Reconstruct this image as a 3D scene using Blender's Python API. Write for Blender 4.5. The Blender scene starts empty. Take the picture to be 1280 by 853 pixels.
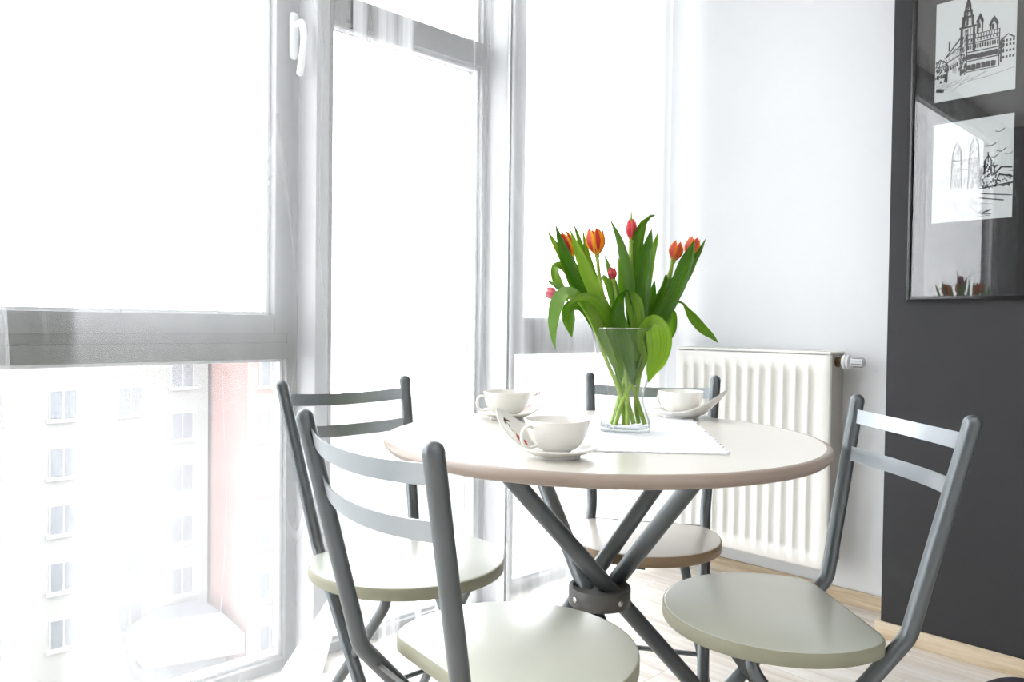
import bpy, bmesh, math, random
from mathutils import Vector, Matrix
from math import sin, cos, pi, radians as R

S = bpy.context.scene
COL = S.collection
H = .985                                   # eye height

# ------------------------------------------------------------------ camera, sky, light, exposure
RIGHT = Vector((.7164, -.6976, .0121)).normalized()
FWD = Vector((.6976, .7162, -.0217)).normalized()
UP = RIGHT.cross(FWD).normalized()
FWD = UP.cross(RIGHT).normalized()
cd = bpy.data.cameras.new('camera')
cd.sensor_width = 36; cd.lens = 963.4 / 1280 * 36
cd.clip_start = .02; cd.clip_end = 400
cam = bpy.data.objects.new('camera', cd); COL.objects.link(cam)
mw = Matrix((RIGHT, UP, -FWD)).transposed().to_4x4(); mw.translation = Vector((0, 0, H))
cam.matrix_world = mw
S.camera = cam

SKY = 8.0
w = bpy.data.worlds.new('sky'); S.world = w; w.use_nodes = True
bg = w.node_tree.nodes['Background']
bg.inputs[0].default_value = (.95, .975, 1, 1); bg.inputs[1].default_value = SKY

S.view_settings.view_transform = 'Standard'
S.view_settings.look = 'None'
S.view_settings.gamma = 1
S.view_settings.use_curve_mapping = False
S.view_settings.exposure = .03

ld = bpy.data.lights.new('ceiling_fill', 'AREA'); ld.shape = 'RECTANGLE'  # unseen area light added below the ceiling to fill the interior
ld.size = 2.2; ld.size_y = 1.6; ld.energy = 22; ld.color = (1, .97, .93)
lo = bpy.data.objects.new('ceiling_fill', ld); COL.objects.link(lo)
lo.location = (0.2, -.6, 2.84)


# ------------------------------------------------------------------ helpers
def px(x, y, d):
    """point seen at pixel (x, y) at distance d along the view axis"""
    return Vector((0, 0, H)) + (FWD + RIGHT * ((x - 640) / 963.4) - UP * ((y - 426.5) / 963.4)) * d


def s(r, g, b):
    f = lambda c: (c / 255 / 12.92) if c <= 10 else ((c / 255 + .055) / 1.055) ** 2.4
    return (f(r), f(g), f(b), 1)


def link(name, me, parent=None, mat=None):
    o = bpy.data.objects.new(name, me); COL.objects.link(o)
    if parent is not None: o.parent = parent
    if mat is not None:
        for m in (mat if isinstance(mat, (list, tuple)) else [mat]): me.materials.append(m)
    return o


def obj(name, bm, mat, parent=None, smooth=True, angle=40):
    bmesh.ops.recalc_face_normals(bm, faces=bm.faces[:])
    me = bpy.data.meshes.new(name); bm.to_mesh(me); bm.free()
    if smooth:
        me.polygons.foreach_set('use_smooth', [True] * len(me.polygons))
        me.set_sharp_from_angle(angle=R(angle))
    return link(name, me, parent, mat)


def thing(name, label, cat, loc=(0, 0, 0), rz=0, group=None):
    o = bpy.data.objects.new(name, None); COL.objects.link(o)
    o.empty_display_size = .05
    o.location = loc; o.rotation_euler = (0, 0, rz)
    o['label'] = label; o['category'] = cat
    if group: o['group'] = group
    return o


def tag(o, label, cat, group=None):
    o['label'] = label; o['category'] = cat
    if group: o['group'] = group
    return o


def struct(o, label=None):
    o['kind'] = 'structure'
    if label: o['label'] = label
    return o


def box(bm, x0, x1, y0, y1, z0, z1, bev=0):
    r = bmesh.ops.create_cube(bm, size=1)
    vs = r['verts']
    for v in vs:
        v.co = Vector((x0 + (v.co.x + .5) * (x1 - x0), y0 + (v.co.y + .5) * (y1 - y0), z0 + (v.co.z + .5) * (z1 - z0)))
    if bev:
        es = list({e for v in vs for e in v.link_edges})
        bmesh.ops.bevel(bm, geom=es, offset=bev, segments=2, profile=.6, affect='EDGES')
    return bm


def Bx(*a, bev=0):
    bm = bmesh.new(); return box(bm, *a, bev=bev)


def lathe(bm, prof, n=64, c=(0, 0, 0)):
    """prof: list of (r, z); closed automatically where r == 0"""
    rings = []
    for r, z in prof:
        if r < 1e-6: rings.append([bm.verts.new((c[0], c[1], c[2] + z))])
        else: rings.append([bm.verts.new((c[0] + r * cos(2 * pi * k / n), c[1] + r * sin(2 * pi * k / n), c[2] + z)) for k in range(n)])
    for a, b in zip(rings, rings[1:]):
        if len(a) == 1 and len(b) == 1: continue
        for k in range(n):
            k2 = (k + 1) % n
            if len(a) == 1: bm.faces.new((a[0], b[k], b[k2]))
            elif len(b) == 1: bm.faces.new((a[k], b[0], a[k2]))
            else: bm.faces.new((a[k], b[k], b[k2], a[k2]))
    return bm


def round_path(pts, rad, seg=8):
    pts = [Vector(p) for p in pts]; out = [pts[0]]
    for i in range(1, len(pts) - 1):
        a, b, c = pts[i - 1], pts[i], pts[i + 1]
        r = rad if not isinstance(rad, (list, tuple)) else rad[i - 1]
        u = (a - b).normalized(); v = (c - b).normalized()
        ang = u.angle(v)
        if ang > pi - .01: out.append(b); continue
        t = min(r / math.tan(ang / 2), (a - b).length * .49, (c - b).length * .49)
        p0 = b + u * t; p1 = b + v * t
        for k in range(seg + 1):
            q = k / seg
            out.append(p0 * (1 - q) ** 2 + b * 2 * q * (1 - q) + p1 * q * q)
    out.append(pts[-1]); return out


def spline(pts, n=8):
    """catmull-rom through tuples of any length"""
    P = [tuple(p) for p in pts]; P = [P[0]] + P + [P[-1]]
    out = []
    for i in range(1, len(P) - 2):
        for k in range(n):
            t = k / n
            out.append(tuple(.5 * (2 * b + (c - a) * t + (2 * a - 5 * b + 4 * c - d) * t * t + (3 * b - a - 3 * c + d) * t ** 3)
                             for a, b, c, d in zip(P[i - 1], P[i], P[i + 1], P[i + 2])))
    out.append(P[-2]); return out


def tube(bm, pts, rad, n=20, cap0=True, cap1=True, dome0=False, dome1=False):
    pts = [Vector(p) for p in pts]
    rr = list(rad) if isinstance(rad, (list, tuple)) else [rad] * len(pts)

    def dome(p, d, r):
        return [(p + d * r * sin(a), r * cos(a)) for a in [k * pi / 2 / 7 for k in range(1, 7)]], p + d * r
    T = [(pts[min(i + 1, len(pts) - 1)] - pts[max(i - 1, 0)]).normalized() for i in range(len(pts))]
    tip0 = tip1 = None
    if dome0:
        dd, tip0 = dome(pts[0], -T[0], rr[0]); dd = dd[::-1]
        pts = [q[0] for q in dd] + pts; rr = [q[1] for q in dd] + rr; T = [T[0]] * len(dd) + T
    if dome1:
        dd, tip1 = dome(pts[-1], T[-1], rr[-1])
        pts = pts + [q[0] for q in dd]; rr = rr + [q[1] for q in dd]; T = T + [T[-1]] * len(dd)
    u = T[0].orthogonal().normalized(); rings = []
    for p, t, r in zip(pts, T, rr):
        u = (u - t * u.dot(t)).normalized(); v = t.cross(u)
        rings.append([bm.verts.new(p + (u * cos(2 * pi * k / n) + v * sin(2 * pi * k / n)) * r) for k in range(n)])
    for a, b in zip(rings, rings[1:]):
        for k in range(n): bm.faces.new((a[k], a[(k + 1) % n], b[(k + 1) % n], b[k]))
    for ring, tip, cap in ((rings[0], tip0, cap0), (rings[-1], tip1, cap1)):
        if tip is not None:
            c = bm.verts.new(tip)
            for k in range(n): bm.faces.new((ring[k], ring[(k + 1) % n], c))
        elif cap: bm.faces.new(ring)
    return bm


def Tb(*a, **k):
    bm = bmesh.new(); return tube(bm, *a, **k)


# ------------------------------------------------------------------ materials
def mat(name, col, rough=.5, metal=0, coat=0, spec=.5, bump=0, bscale=40, vary=0, vscale=6):
    m = bpy.data.materials.new(name); m.use_nodes = True
    nt = m.node_tree; b = nt.nodes['Principled BSDF']
    b.inputs['Base Color'].default_value = col; b.inputs['Roughness'].default_value = rough
    b.inputs['Metallic'].default_value = metal; b.inputs['Coat Weight'].default_value = coat
    b.inputs['Coat Roughness'].default_value = .22
    b.inputs['Specular IOR Level'].default_value = spec
    tc = nt.nodes.new('ShaderNodeTexCoord')
    if vary:
        n = nt.nodes.new('ShaderNodeTexNoise'); n.inputs['Scale'].default_value = vscale; n.inputs['Detail'].default_value = 5
        nt.links.new(tc.outputs['Object'], n.inputs['Vector'])
        mx = nt.nodes.new('ShaderNodeMix'); mx.data_type = 'RGBA'
        mx.inputs['A'].default_value = tuple(c * (1 - vary) for c in col[:3]) + (1,)
        mx.inputs['B'].default_value = tuple(min(1, c * (1 + vary)) for c in col[:3]) + (1,)
        nt.links.new(n.outputs['Fac'], mx.inputs['Factor']); nt.links.new(mx.outputs['Result'], b.inputs['Base Color'])
    if bump:
        n = nt.nodes.new('ShaderNodeTexNoise'); n.inputs['Scale'].default_value = bscale; n.inputs['Detail'].default_value = 4
        nt.links.new(tc.outputs['Object'], n.inputs['Vector'])
        bp = nt.nodes.new('ShaderNodeBump'); bp.inputs['Strength'].default_value = bump; bp.inputs['Distance'].default_value = .002
        nt.links.new(n.outputs['Fac'], bp.inputs['Height']); nt.links.new(bp.outputs['Normal'], b.inputs['Normal'])
    return m


def nd(nt, typ, **kw):
    n = nt.nodes.new(typ)
    for k, v in kw.items(): setattr(n, k, v)
    return n


def math_node(nt, op, a, b=None, clamp=False):
    n = nt.nodes.new('ShaderNodeMath'); n.operation = op; n.use_clamp = clamp
    for i, v in enumerate((a, b)):
        if v is None: continue
        if isinstance(v, (int, float)): n.inputs[i].default_value = v
        else: nt.links.new(v, n.inputs[i])
    return n.outputs[0]


def ramp(nt, fac, stops, interp='LINEAR'):
    n = nt.nodes.new('ShaderNodeValToRGB'); n.color_ramp.interpolation = interp
    e = n.color_ramp.elements
    while len(e) < len(stops): e.new(.5)
    for q, (p, c) in zip(e, stops): q.position = p; q.color = c
    nt.links.new(fac, n.inputs[0]); return n.outputs[0]


def wood_mat(name, c1, c2, c3, axis='y', plank=0, rough=.45, gx=60, gl=2.2):
    """wood grain running along one axis, optionally laid in planks"""
    m = bpy.data.materials.new(name); m.use_nodes = True; nt = m.node_tree
    b = nt.nodes['Principled BSDF']; b.inputs['Roughness'].default_value = rough
    tc = nd(nt, 'ShaderNodeTexCoord'); mp = nd(nt, 'ShaderNodeMapping')
    nt.links.new(tc.outputs['Object'], mp.inputs['Vector'])
    if axis == 'y': mp.inputs['Rotation'].default_value = (0, 0, pi / 2)
    vec = mp.outputs['Vector']
    sc = nd(nt, 'ShaderNodeVectorMath', operation='MULTIPLY'); sc.inputs[1].default_value = (gl, gx * .5, gx * .5)
    nt.links.new(vec, sc.inputs[0])
    src = sc.outputs[0]
    fac2 = None
    if plank:
        br = nd(nt, 'ShaderNodeTexBrick'); br.offset = .37
        br.inputs['Scale'].default_value = 1; br.inputs['Brick Width'].default_value = 1.25
        br.inputs['Row Height'].default_value = plank; br.inputs['Mortar Size'].default_value = .0012
        br.inputs['Color1'].default_value = (0, 0, 0, 1); br.inputs['Color2'].default_value = (1, 1, 1, 1)
        br.inputs['Mortar'].default_value = (.5, .5, .5, 1)
        nt.links.new(vec, br.inputs['Vector'])
        ad = nd(nt, 'ShaderNodeVectorMath', operation='MULTIPLY_ADD')
        nt.links.new(br.outputs['Color'], ad.inputs[0]); ad.inputs[1].default_value = (37, 19, 7)
        nt.links.new(src, ad.inputs[2]); src = ad.outputs[0]
    n = nd(nt, 'ShaderNodeTexNoise'); n.inputs['Scale'].default_value = 1; n.inputs['Detail'].default_value = 8
    n.inputs['Roughness'].default_value = .62; n.inputs['Distortion'].default_value = .5
    nt.links.new(src, n.inputs['Vector'])
    col = ramp(nt, n.outputs['Fac'], [(.3, c3), (.48, c2), (.62, c1)])
    if plank:
        mx = nd(nt, 'ShaderNodeMix', data_type='RGBA', blend_type='MULTIPLY')
        mx.inputs['Factor'].default_value = 1
        tone = ramp(nt, br.outputs['Color'], [(0, (.86, .84, .82, 1)), (1, (1, 1, 1, 1))])
        nt.links.new(col, mx.inputs['A']); nt.links.new(tone, mx.inputs['B'])
        mo = nd(nt, 'ShaderNodeMix', data_type='RGBA')
        nt.links.new(br.outputs['Fac'], mo.inputs['Factor']); nt.links.new(mx.outputs['Result'], mo.inputs['A'])
        mo.inputs['B'].default_value = (c3[0] * .8, c3[1] * .8, c3[2] * .8, 1)
        col = mo.outputs['Result']
    nt.links.new(col, b.inputs['Base Color'])
    bp = nd(nt, 'ShaderNodeBump'); bp.inputs['Strength'].default_value = .12; bp.inputs['Distance'].default_value = .001
    nt.links.new(n.outputs['Fac'], bp.inputs['Height']); nt.links.new(bp.outputs['Normal'], b.inputs['Normal'])
    return m


def schlick(nt, f0=.04):
    lw = nd(nt, 'ShaderNodeLayerWeight'); lw.inputs[0].default_value = .5
    return math_node(nt, 'ADD', math_node(nt, 'MULTIPLY', math_node(nt, 'POWER', lw.outputs['Facing'], 5), 1 - f0), f0)


def thin_glass(name, ior=1.5, tint=(1, 1, 1, 1), extra=0):
    m = bpy.data.materials.new(name); m.use_nodes = True; nt = m.node_tree
    nt.nodes.remove(nt.nodes['Principled BSDF']); out = nt.nodes['Material Output']
    tr = nd(nt, 'ShaderNodeBsdfTransparent'); tr.inputs[0].default_value = tint
    gl = nd(nt, 'ShaderNodeBsdfGlossy'); gl.inputs['Roughness'].default_value = .01
    f = math_node(nt, 'ADD', schlick(nt), extra, clamp=True)
    mx = nd(nt, 'ShaderNodeMixShader'); nt.links.new(f, mx.inputs[0])
    nt.links.new(tr.outputs[0], mx.inputs[1]); nt.links.new(gl.outputs[0], mx.inputs[2])
    nt.links.new(mx.outputs[0], out.inputs[0]); return m


def sheer_mat(name, base, amp, nscale, seed, col=(.93, .94, .95, 1), hem=None, lo=.36, hi=.62, wisp=.05, fac=.1):
    """sheer voile: more or less see-through with the gathering of its threads across the width"""
    m = bpy.data.materials.new(name); m.use_nodes = True; nt = m.node_tree
    nt.nodes.remove(nt.nodes['Principled BSDF']); out = nt.nodes['Material Output']
    uv = nd(nt, 'ShaderNodeUVMap'); sp = nd(nt, 'ShaderNodeSeparateXYZ'); nt.links.new(uv.outputs[0], sp.inputs[0])
    cb = nd(nt, 'ShaderNodeCombineXYZ')
    nt.links.new(math_node(nt, 'MULTIPLY', sp.outputs[0], nscale), cb.inputs[0])
    nt.links.new(math_node(nt, 'MULTIPLY', sp.outputs[1], .7), cb.inputs[1]); cb.inputs[2].default_value = seed
    n = nd(nt, 'ShaderNodeTexNoise'); n.inputs['Scale'].default_value = 1; n.inputs['Detail'].default_value = 4
    nt.links.new(cb.outputs[0], n.inputs['Vector'])
    a = ramp(nt, n.outputs['Fac'], [(lo, (0, 0, 0, 1)), (hi, (1, 1, 1, 1))])
    a = math_node(nt, 'ADD', math_node(nt, 'MULTIPLY', a, amp), base)
    # creases, where the voile is doubled for the width of a thread or two
    cb2 = nd(nt, 'ShaderNodeCombineXYZ')
    nt.links.new(math_node(nt, 'MULTIPLY', sp.outputs[0], nscale * .45), cb2.inputs[0])
    nt.links.new(math_node(nt, 'MULTIPLY', sp.outputs[1], 1.1), cb2.inputs[1]); cb2.inputs[2].default_value = seed + 9
    n2 = nd(nt, 'ShaderNodeTexNoise'); n2.inputs['Scale'].default_value = 1; n2.inputs['Detail'].default_value = 2
    nt.links.new(cb2.outputs[0], n2.inputs['Vector'])
    cr = ramp(nt, n2.outputs['Fac'], [(.488, (0, 0, 0, 1)), (.5, (1, 1, 1, 1)), (.504, (0, 0, 0, 1))])
    a = math_node(nt, 'ADD', a, math_node(nt, 'MULTIPLY', cr, wisp))
    if hem:          # a second layer whose hem wanders down the cloth
        e_ = math_node(nt, 'SUBTRACT', sp.outputs[0], math_node(nt, 'ADD', hem[0], math_node(nt, 'MULTIPLY', math_node(nt, 'SUBTRACT', n2.outputs['Fac'], .5), hem[2])))
        st = ramp(nt, math_node(nt, 'ADD', math_node(nt, 'MULTIPLY', e_, 30), .5, clamp=True), [(0, (0, 0, 0, 1)), (1, (1, 1, 1, 1))])
        a = math_node(nt, 'ADD', a, math_node(nt, 'MULTIPLY', st, hem[1]))
    lw = nd(nt, 'ShaderNodeLayerWeight'); lw.inputs[0].default_value = .25
    a = math_node(nt, 'ADD', a, math_node(nt, 'MULTIPLY', lw.outputs['Facing'], fac), clamp=True)
    tr = nd(nt, 'ShaderNodeBsdfTransparent'); df = nd(nt, 'ShaderNodeBsdfDiffuse'); tl = nd(nt, 'ShaderNodeBsdfTranslucent')
    df.inputs[0].default_value = col; tl.inputs[0].default_value = col
    m1 = nd(nt, 'ShaderNodeMixShader'); m1.inputs[0].default_value = .6
    nt.links.new(df.outputs[0], m1.inputs[1]); nt.links.new(tl.outputs[0], m1.inputs[2])
    m2 = nd(nt, 'ShaderNodeMixShader'); nt.links.new(a, m2.inputs[0])
    nt.links.new(tr.outputs[0], m2.inputs[1]); nt.links.new(m1.outputs[0], m2.inputs[2])
    nt.links.new(m2.outputs[0], out.inputs[0]); return m


M = dict(
    white_wall=mat('white_wall', s(236, 238, 240), .9, bump=.15, bscale=180),
    dark_wall=mat('dark_wall', s(54, 54, 56), .62, bump=.2, bscale=220, spec=.3),
    ceiling=mat('white_ceiling', s(240, 240, 240), .9),
    floor=wood_mat('whitewashed_planks', s(236, 233, 229), s(222, 215, 206), s(202, 193, 182), 'y', plank=.19, rough=.4),
    board=wood_mat('oak_board', s(222, 207, 182), s(205, 186, 156), s(172, 148, 116), 'y', rough=.5),
    board_x=wood_mat('oak_board_cross', s(222, 207, 182), s(205, 186, 156), s(172, 148, 116), 'x', rough=.5),
    frame=mat('grey_window_profile', s(102, 103, 102), .45, vary=.05),
    mullion=mat('mullion_cladding', s(168, 169, 171), .5, vary=.03),
    bead=mat('glazing_bead', s(205, 206, 208), .4),
    handle=mat('handle_white', s(232, 235, 236), .35),
    glass=thin_glass('window_glass', 1.45),
    tube=mat('grey_painted_tube', s(104, 109, 112), .36, metal=.6, coat=.15),
    slat=mat('grey_painted_slat', s(158, 164, 168), .32, metal=.75, coat=.2, vary=.05, vscale=9),
    collar=mat('collar_grey', s(92, 92, 90), .5, metal=.2),
    screw=mat('screw_steel', s(200, 198, 195), .25, metal=1),
    top=mat('table_laminate', s(226, 221, 212), .28, coat=.25, vary=.02, vscale=3),
    top_edge=mat('table_edge_band', s(160, 144, 132), .4, coat=.2),
    seat_green=mat('seat_laminate_green', s(198, 202, 190), .36, spec=.8, coat=1, vary=.02, vscale=4),
    seat_green_edge=mat('seat_edge_green', s(150, 149, 128), .45),
    seat_cream=mat('seat_laminate_cream', s(214, 205, 194), .36, spec=.8, coat=1, vary=.02, vscale=4),
    seat_cream_edge=mat('seat_edge_tan', s(164, 140, 112), .45),
    radiator=mat('radiator_enamel', s(240, 239, 234), .35),
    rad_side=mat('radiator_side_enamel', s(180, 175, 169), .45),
    brass=mat('old_brass', s(110, 88, 70), .4, metal=.7),
    valve=mat('valve_plastic', s(225, 227, 228), .2, coat=.4),
    valve_dark=mat('valve_gap', s(110, 112, 114), .4),
    china=mat('white_china', s(236, 234, 228), .18, coat=.4),
    black_frame=mat('black_gloss_frame', s(22, 22, 24), .22, coat=.4),
    black_back=mat('black_backing', s(16, 17, 18), .6),
    paper=mat('print_paper', s(204, 209, 209), .8),
    ink=mat('print_ink', s(48, 48, 52), .8),
    ink_grey=mat('print_ink_grey', s(140, 142, 146), .8),
    black_cloth=mat('black_cloth', s(26, 22, 32), .7),
    fac_white=mat('render_white', s(116, 116, 113), .9, vary=.03, vscale=.3),
    fac_pink=mat('render_pink', s(131, 104, 100), .9, vary=.03, vscale=.3),
    fac_pane=mat('far_pane', s(84, 86, 91), .35),
    fac_frame=mat('far_frame', s(136, 136, 136), .7),
    fac_roof=mat('far_roof', s(82, 84, 90), .8),
    ground=mat('far_ground', s(100, 100, 98), .9, vary=.1, vscale=.4),
    stem=mat('tulip_stem', s(150, 180, 70), .45, vary=.12, vscale=40),
)
M['pic_glass'] = thin_glass('picture_glass', 1.6, extra=.03)

# ------------------------------------------------------------------ room shell
YW = 1.985         # inner face of the window wall
XW = 2.78          # white wall
XD = 2.56          # dark wall
X0, Y0, ZC = -3.4, -2.6, 2.9
XL = -3.1          # windows end here

fl = struct(obj('floor', Bx(X0 - .1, XW + .1, Y0 - .1, YW + .16, -.1, 0), M['floor'], smooth=False))
struct(obj('ceiling', Bx(X0 - .1, XW + .1, Y0 - .1, YW + .16, ZC, ZC + .1), M['ceiling'], smooth=False))
struct(obj('wall_right', Bx(XW, XW + .12, .922, YW + .16, 0, ZC), M['white_wall'], smooth=False), 'white wall behind the radiator')
struct(obj('wall_front', Bx(XD, XW + .12, Y0 - .1, .922, 0, ZC, bev=.002), M['dark_wall'], smooth=False), 'dark grey projecting wall with the framed prints')
struct(obj('wall_back', Bx(X0 - .1, XD, Y0 - .12, Y0, 0, ZC), M['white_wall'], smooth=False))
struct(obj('wall_far', Bx(X0 - .12, X0, Y0, YW + .16, 0, ZC), M['dark_wall'], smooth=False))
struct(obj('wall_left', Bx(X0, XL, YW, YW + .14, 0, ZC), M['dark_wall'], smooth=False))

bm = bmesh.new()
box(bm, XW - .014, XW, .922 + .001, YW - .005, 0, .055, bev=.003)
struct(obj('baseboard_right', bm, M['board'], smooth=False), 'pale wood baseboard under the white wall')
bm = bmesh.new()
box(bm, XD - .014, XD, Y0, .936, 0, .052, bev=.003)
struct(obj('baseboard_front', bm, M['board'], smooth=False), 'pale wood baseboard under the dark wall')
struct(obj('baseboard_return', Bx(XD + .0005, XW - .0145, .9225, .936, 0, .052, bev=.003), M['board_x'], smooth=False))

# ------------------------------------------------------------------ windows
YG = 2.035


def rect_frame(bm, x0, x1, z0, z1, gx0, gx1, gz0, gz1, y0, y1, bev=.003):
    box(bm, x0, gx0, y0, y1, z0, z1, bev=bev); box(bm, gx1, x1, y0, y1, z0, z1, bev=bev)
    box(bm, gx0, gx1, y0 + .0004, y1, z0, gz0, bev=bev); box(bm, gx0, gx1, y0 + .0004, y1, gz1, z1, bev=bev)


def bead(bm, gx0, gx1, gz0, gz1, y0=2.012, t=.009):
    box(bm, gx0, gx0 + t, y0, YG, gz0, gz1, bev=.002); box(bm, gx1 - t, gx1, y0, YG, gz0, gz1, bev=.002)
    box(bm, gx0 + t, gx1 - t, y0, YG, gz0, gz0 + t, bev=.002); box(bm, gx0 + t, gx1 - t, y0, YG, gz1 - t, gz1, bev=.002)


def window(n, label, x0, x1, panes, frame_boxes, hnd=None):
    """panes: (gx0, gx1, gz0, gz1, sash?)"""
    root = bpy.data.objects.new('window_%d' % n, None); COL.objects.link(root); root.location = ((x0 + x1) / 2, YW, 0)
    struct(root, label)
    off = Vector(root.location)

    def part(name, bm, m, par=None, smooth=True):
        for v in bm.verts: v.co -= off
        return obj(name, bm, m, root if par is None else par, smooth=smooth, angle=30)
    bm = bmesh.new()
    for b in frame_boxes: box(bm, *b, bev=.003)
    part('window_frame', bm, M['frame'])
    for gx0, gx1, gz0, gz1, sash in panes:
        if sash:
            bm = bmesh.new()
            rect_frame(bm, gx0 - .052, gx1 + .052, gz0 - .052, gz1 + .052, gx0, gx1, gz0, gz1, 1.978, 2.03)
            sh = part('sash', bm, M['frame'])
        else: sh = None
        bm = bmesh.new(); bead(bm, gx0, gx1, gz0, gz1); part('glazing_bead', bm, M['bead'], sh)
        part('glass_pane', Bx(gx0 + .001, gx1 - .001, YG - .002, YG + .002, gz0 + .001, gz1 - .001), M['glass'], sh, smooth=False)
    if hnd:
        hx, hz = hnd
        bm = bmesh.new()
        tube(bm, [(hx, 1.962, hz + .052), (hx, 1.962, hz - .052)], .0135, n=20, dome0=True, dome1=True)
        for v in bm.verts: v.co.y = 1.9695 + (v.co.y - 1.962) * .6
        h = part('window_handle', bm, M['handle'])
        bm = bmesh.new()
        p = round_path([(hx, 1.968, hz + .028), (hx, 1.925, hz + .028), (hx + .004, 1.918, hz - .02), (hx - .006, 1.924, hz - .112)], [.014, .05], 6)
        tube(bm, p, [.0085] * 3 + [.0095] * (len(p) - 3), n=16, dome1=True)
        part('handle_grip', bm, M['handle'], h)
    return root


# left window: fixed lower pane, opening upper sash with the handle
LX0 = -.30
zt = ZC
window(1, 'grey framed window at the left with a white handle', LX0, 1.09,
       [(LX0 + .12, 1.056, .032, .880, False), (LX0 + .15, 1.014, 1.003, 2.70, True)],
       [(LX0 + .04, LX0 + .12, 1.99, 2.07, 0, zt), (1.056, 1.0895, 1.99, 2.07, 0, zt), (LX0 + .12, 1.056, 1.99, 2.07, 0, .032),
        (LX0 + .12, 1.056, 1.985, 2.07, .880, .925), (LX0 + .12, 1.056, 1.99, 2.07, .925, .955), (LX0 + .12, 1.056, 1.99, 2.07, 2.74, zt)],
       hnd=(1.062, 1.776))
# middle window: one tall pane with a light above its transom
window(2, 'tall middle window with a transom near the top', 1.13, 1.81,
       [(1.20, 1.785, .032, 1.866, False), (1.20, 1.785, 1.946, 2.74, False)],
       [(1.1305, 1.20, 1.99, 2.07, 0, zt), (1.785, 1.8095, 1.99, 2.07, 0, zt), (1.20, 1.785, 1.99, 2.07, 0, .032),
        (1.20, 1.785, 1.985, 2.07, 1.866, 1.946), (1.20, 1.785, 1.99, 2.07, 2.74, zt)])
# right window beside the corner
window(3, 'right window by the corner behind the tulips', 1.85, XW,
       [(1.955, 2.64, .036, .882, False), (1.985, 2.61, 1.003, 2.70, True)],
       [(1.8505, 1.955, 1.99, 2.07, 0, zt), (2.64, XW, 1.99, 2.07, 0, zt), (1.955, 2.64, 1.99, 2.07, 0, .036),
        (1.955, 2.64, 1.985, 2.07, .882, .925), (1.955, 2.64, 1.99, 2.07, .925, .955), (1.955, 2.64, 1.99, 2.07, 2.74, zt)])
# further windows left of the picture, mirrored in the picture glass
window(4, 'window beyond the left edge', XL, LX0,
       [(XL + .1, LX0 - .12, .032, 2.70, False)],
       [(XL, XL + .1, 1.99, 2.07, 0, zt), (LX0 - .12, LX0 - .0405, 1.99, 2.07, 0, zt),
        (XL + .1, LX0 - .12, 1.99, 2.07, 0, .032), (XL + .1, LX0 - .12, 1.99, 2.07, 2.70, zt)])


def mullion(n, x0, x1, label):
    bm = Bx(x0, x1, 1.895, 2.07, 0, ZC, bev=.003)
    struct(obj('trim_%d' % n, bm, M['mullion']), label)


mullion(1, 1.09, 1.13, 'deep grey mullion between the left and the middle window')
mullion(2, 1.81, 1.85, 'deep grey mullion between the middle and the right window')
mullion(3, LX0 - .04, LX0 + .04, None)

# ------------------------------------------------------------------ town outside
FY = 42.0


def building(root_loc, label, wm, x0, x1, y0, y1, z0, z1, wins, face_y):
    root = thing('apartment_building', label, 'building', root_loc)
    off = Vector(root_loc)

    def part(name, bm, m, par=None):
        for v in bm.verts: v.co -= off
        return obj(name, bm, m, root if par is None else par, smooth=False)
    part('facade', Bx(x0, x1, y0, y1, z0, z1), wm)
    part('roof_edge', Bx(x0 - .1, x1 + .1, y0 - .1, y1 + .1, z1, z1 + .35), M['fac_frame'])
    for cx, cz in wins:
        bm = bmesh.new(); a, b = .56, .68
        for q in ((cx - a - .07, cx - a, cz - b, cz + b), (cx + a, cx + a + .07, cz - b, cz + b), (cx - a - .07, cx + a + .07, cz + b, cz + b + .07),
                  (cx - a - .2, cx + a + .2, cz - b - .16, cz - b)):
            box(bm, q[0], q[1], face_y - (.22 if q[3] == cz - b else .06), face_y + .01, q[2], q[3])
        box(bm, cx - .03, cx + .03, face_y - .06, face_y + .01, cz - b, cz + b)
        wf = part('window', bm, M['fac_frame'])
        part('pane', Bx(cx - a, cx + a, face_y - .02, face_y + .02, cz - b, cz + b), M['fac_pane'], wf)
    return root


wins = [(10.5, -3.19 - 2.8 * k) for k in range(5)] + [(13.57, -3.19 - 2.8 * k) for k in range(5)] + [(16.2, -1.9 - 2.8 * k) for k in range(6)] + \
       [(7.4, -3.19 - 2.8 * k) for k in range(5)]
building((12, FY, -18), 'white rendered apartment block with rows of small windows across the street', M['fac_white'],
         5.2, 17.6, FY, FY + 9, -18, .4, wins, FY)
PY = 37.7
wins = [(19.1, -1.7 - 2.8 * k) for k in range(6)]
building((20, PY, -18), 'pink rendered apartment block right of the white one across the street', M['fac_pink'],
         17.85, 22.2, PY, PY + 12, -18, .8, wins, PY)
en = thing('entrance_canopy', 'low grey-roofed entrance hall with a pink fascia at the foot of the pink block', 'canopy', (16, 38, -18))
o_ = Vector((16, 38, -18))
bm = bmesh.new()
vs = [(13.2, 38.6), (17.5, 37.2), (17.5, 41.7), (13.2, 41.7)]
lo_ = [bm.verts.new((x, y, -14.9)) for x, y in vs]; hi_ = [bm.verts.new((x * .6 + 16.2 * .4, y * .6 + 41 * .4, -14.1)) for x, y in vs]
bm.faces.new(lo_); bm.faces.new(hi_)
for k in range(4): bm.faces.new((lo_[k], lo_[(k + 1) % 4], hi_[(k + 1) % 4], hi_[k]))
for v in bm.verts: v.co -= o_
obj('roof', bm, M['fac_roof'], en, smooth=False)
bm = bmesh.new(); lo_ = [bm.verts.new((x, y, -15.9)) for x, y in vs]; hi_ = [bm.verts.new((x, y, -14.905)) for x, y in vs]
bm.faces.new(lo_); bm.faces.new(hi_)
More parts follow.
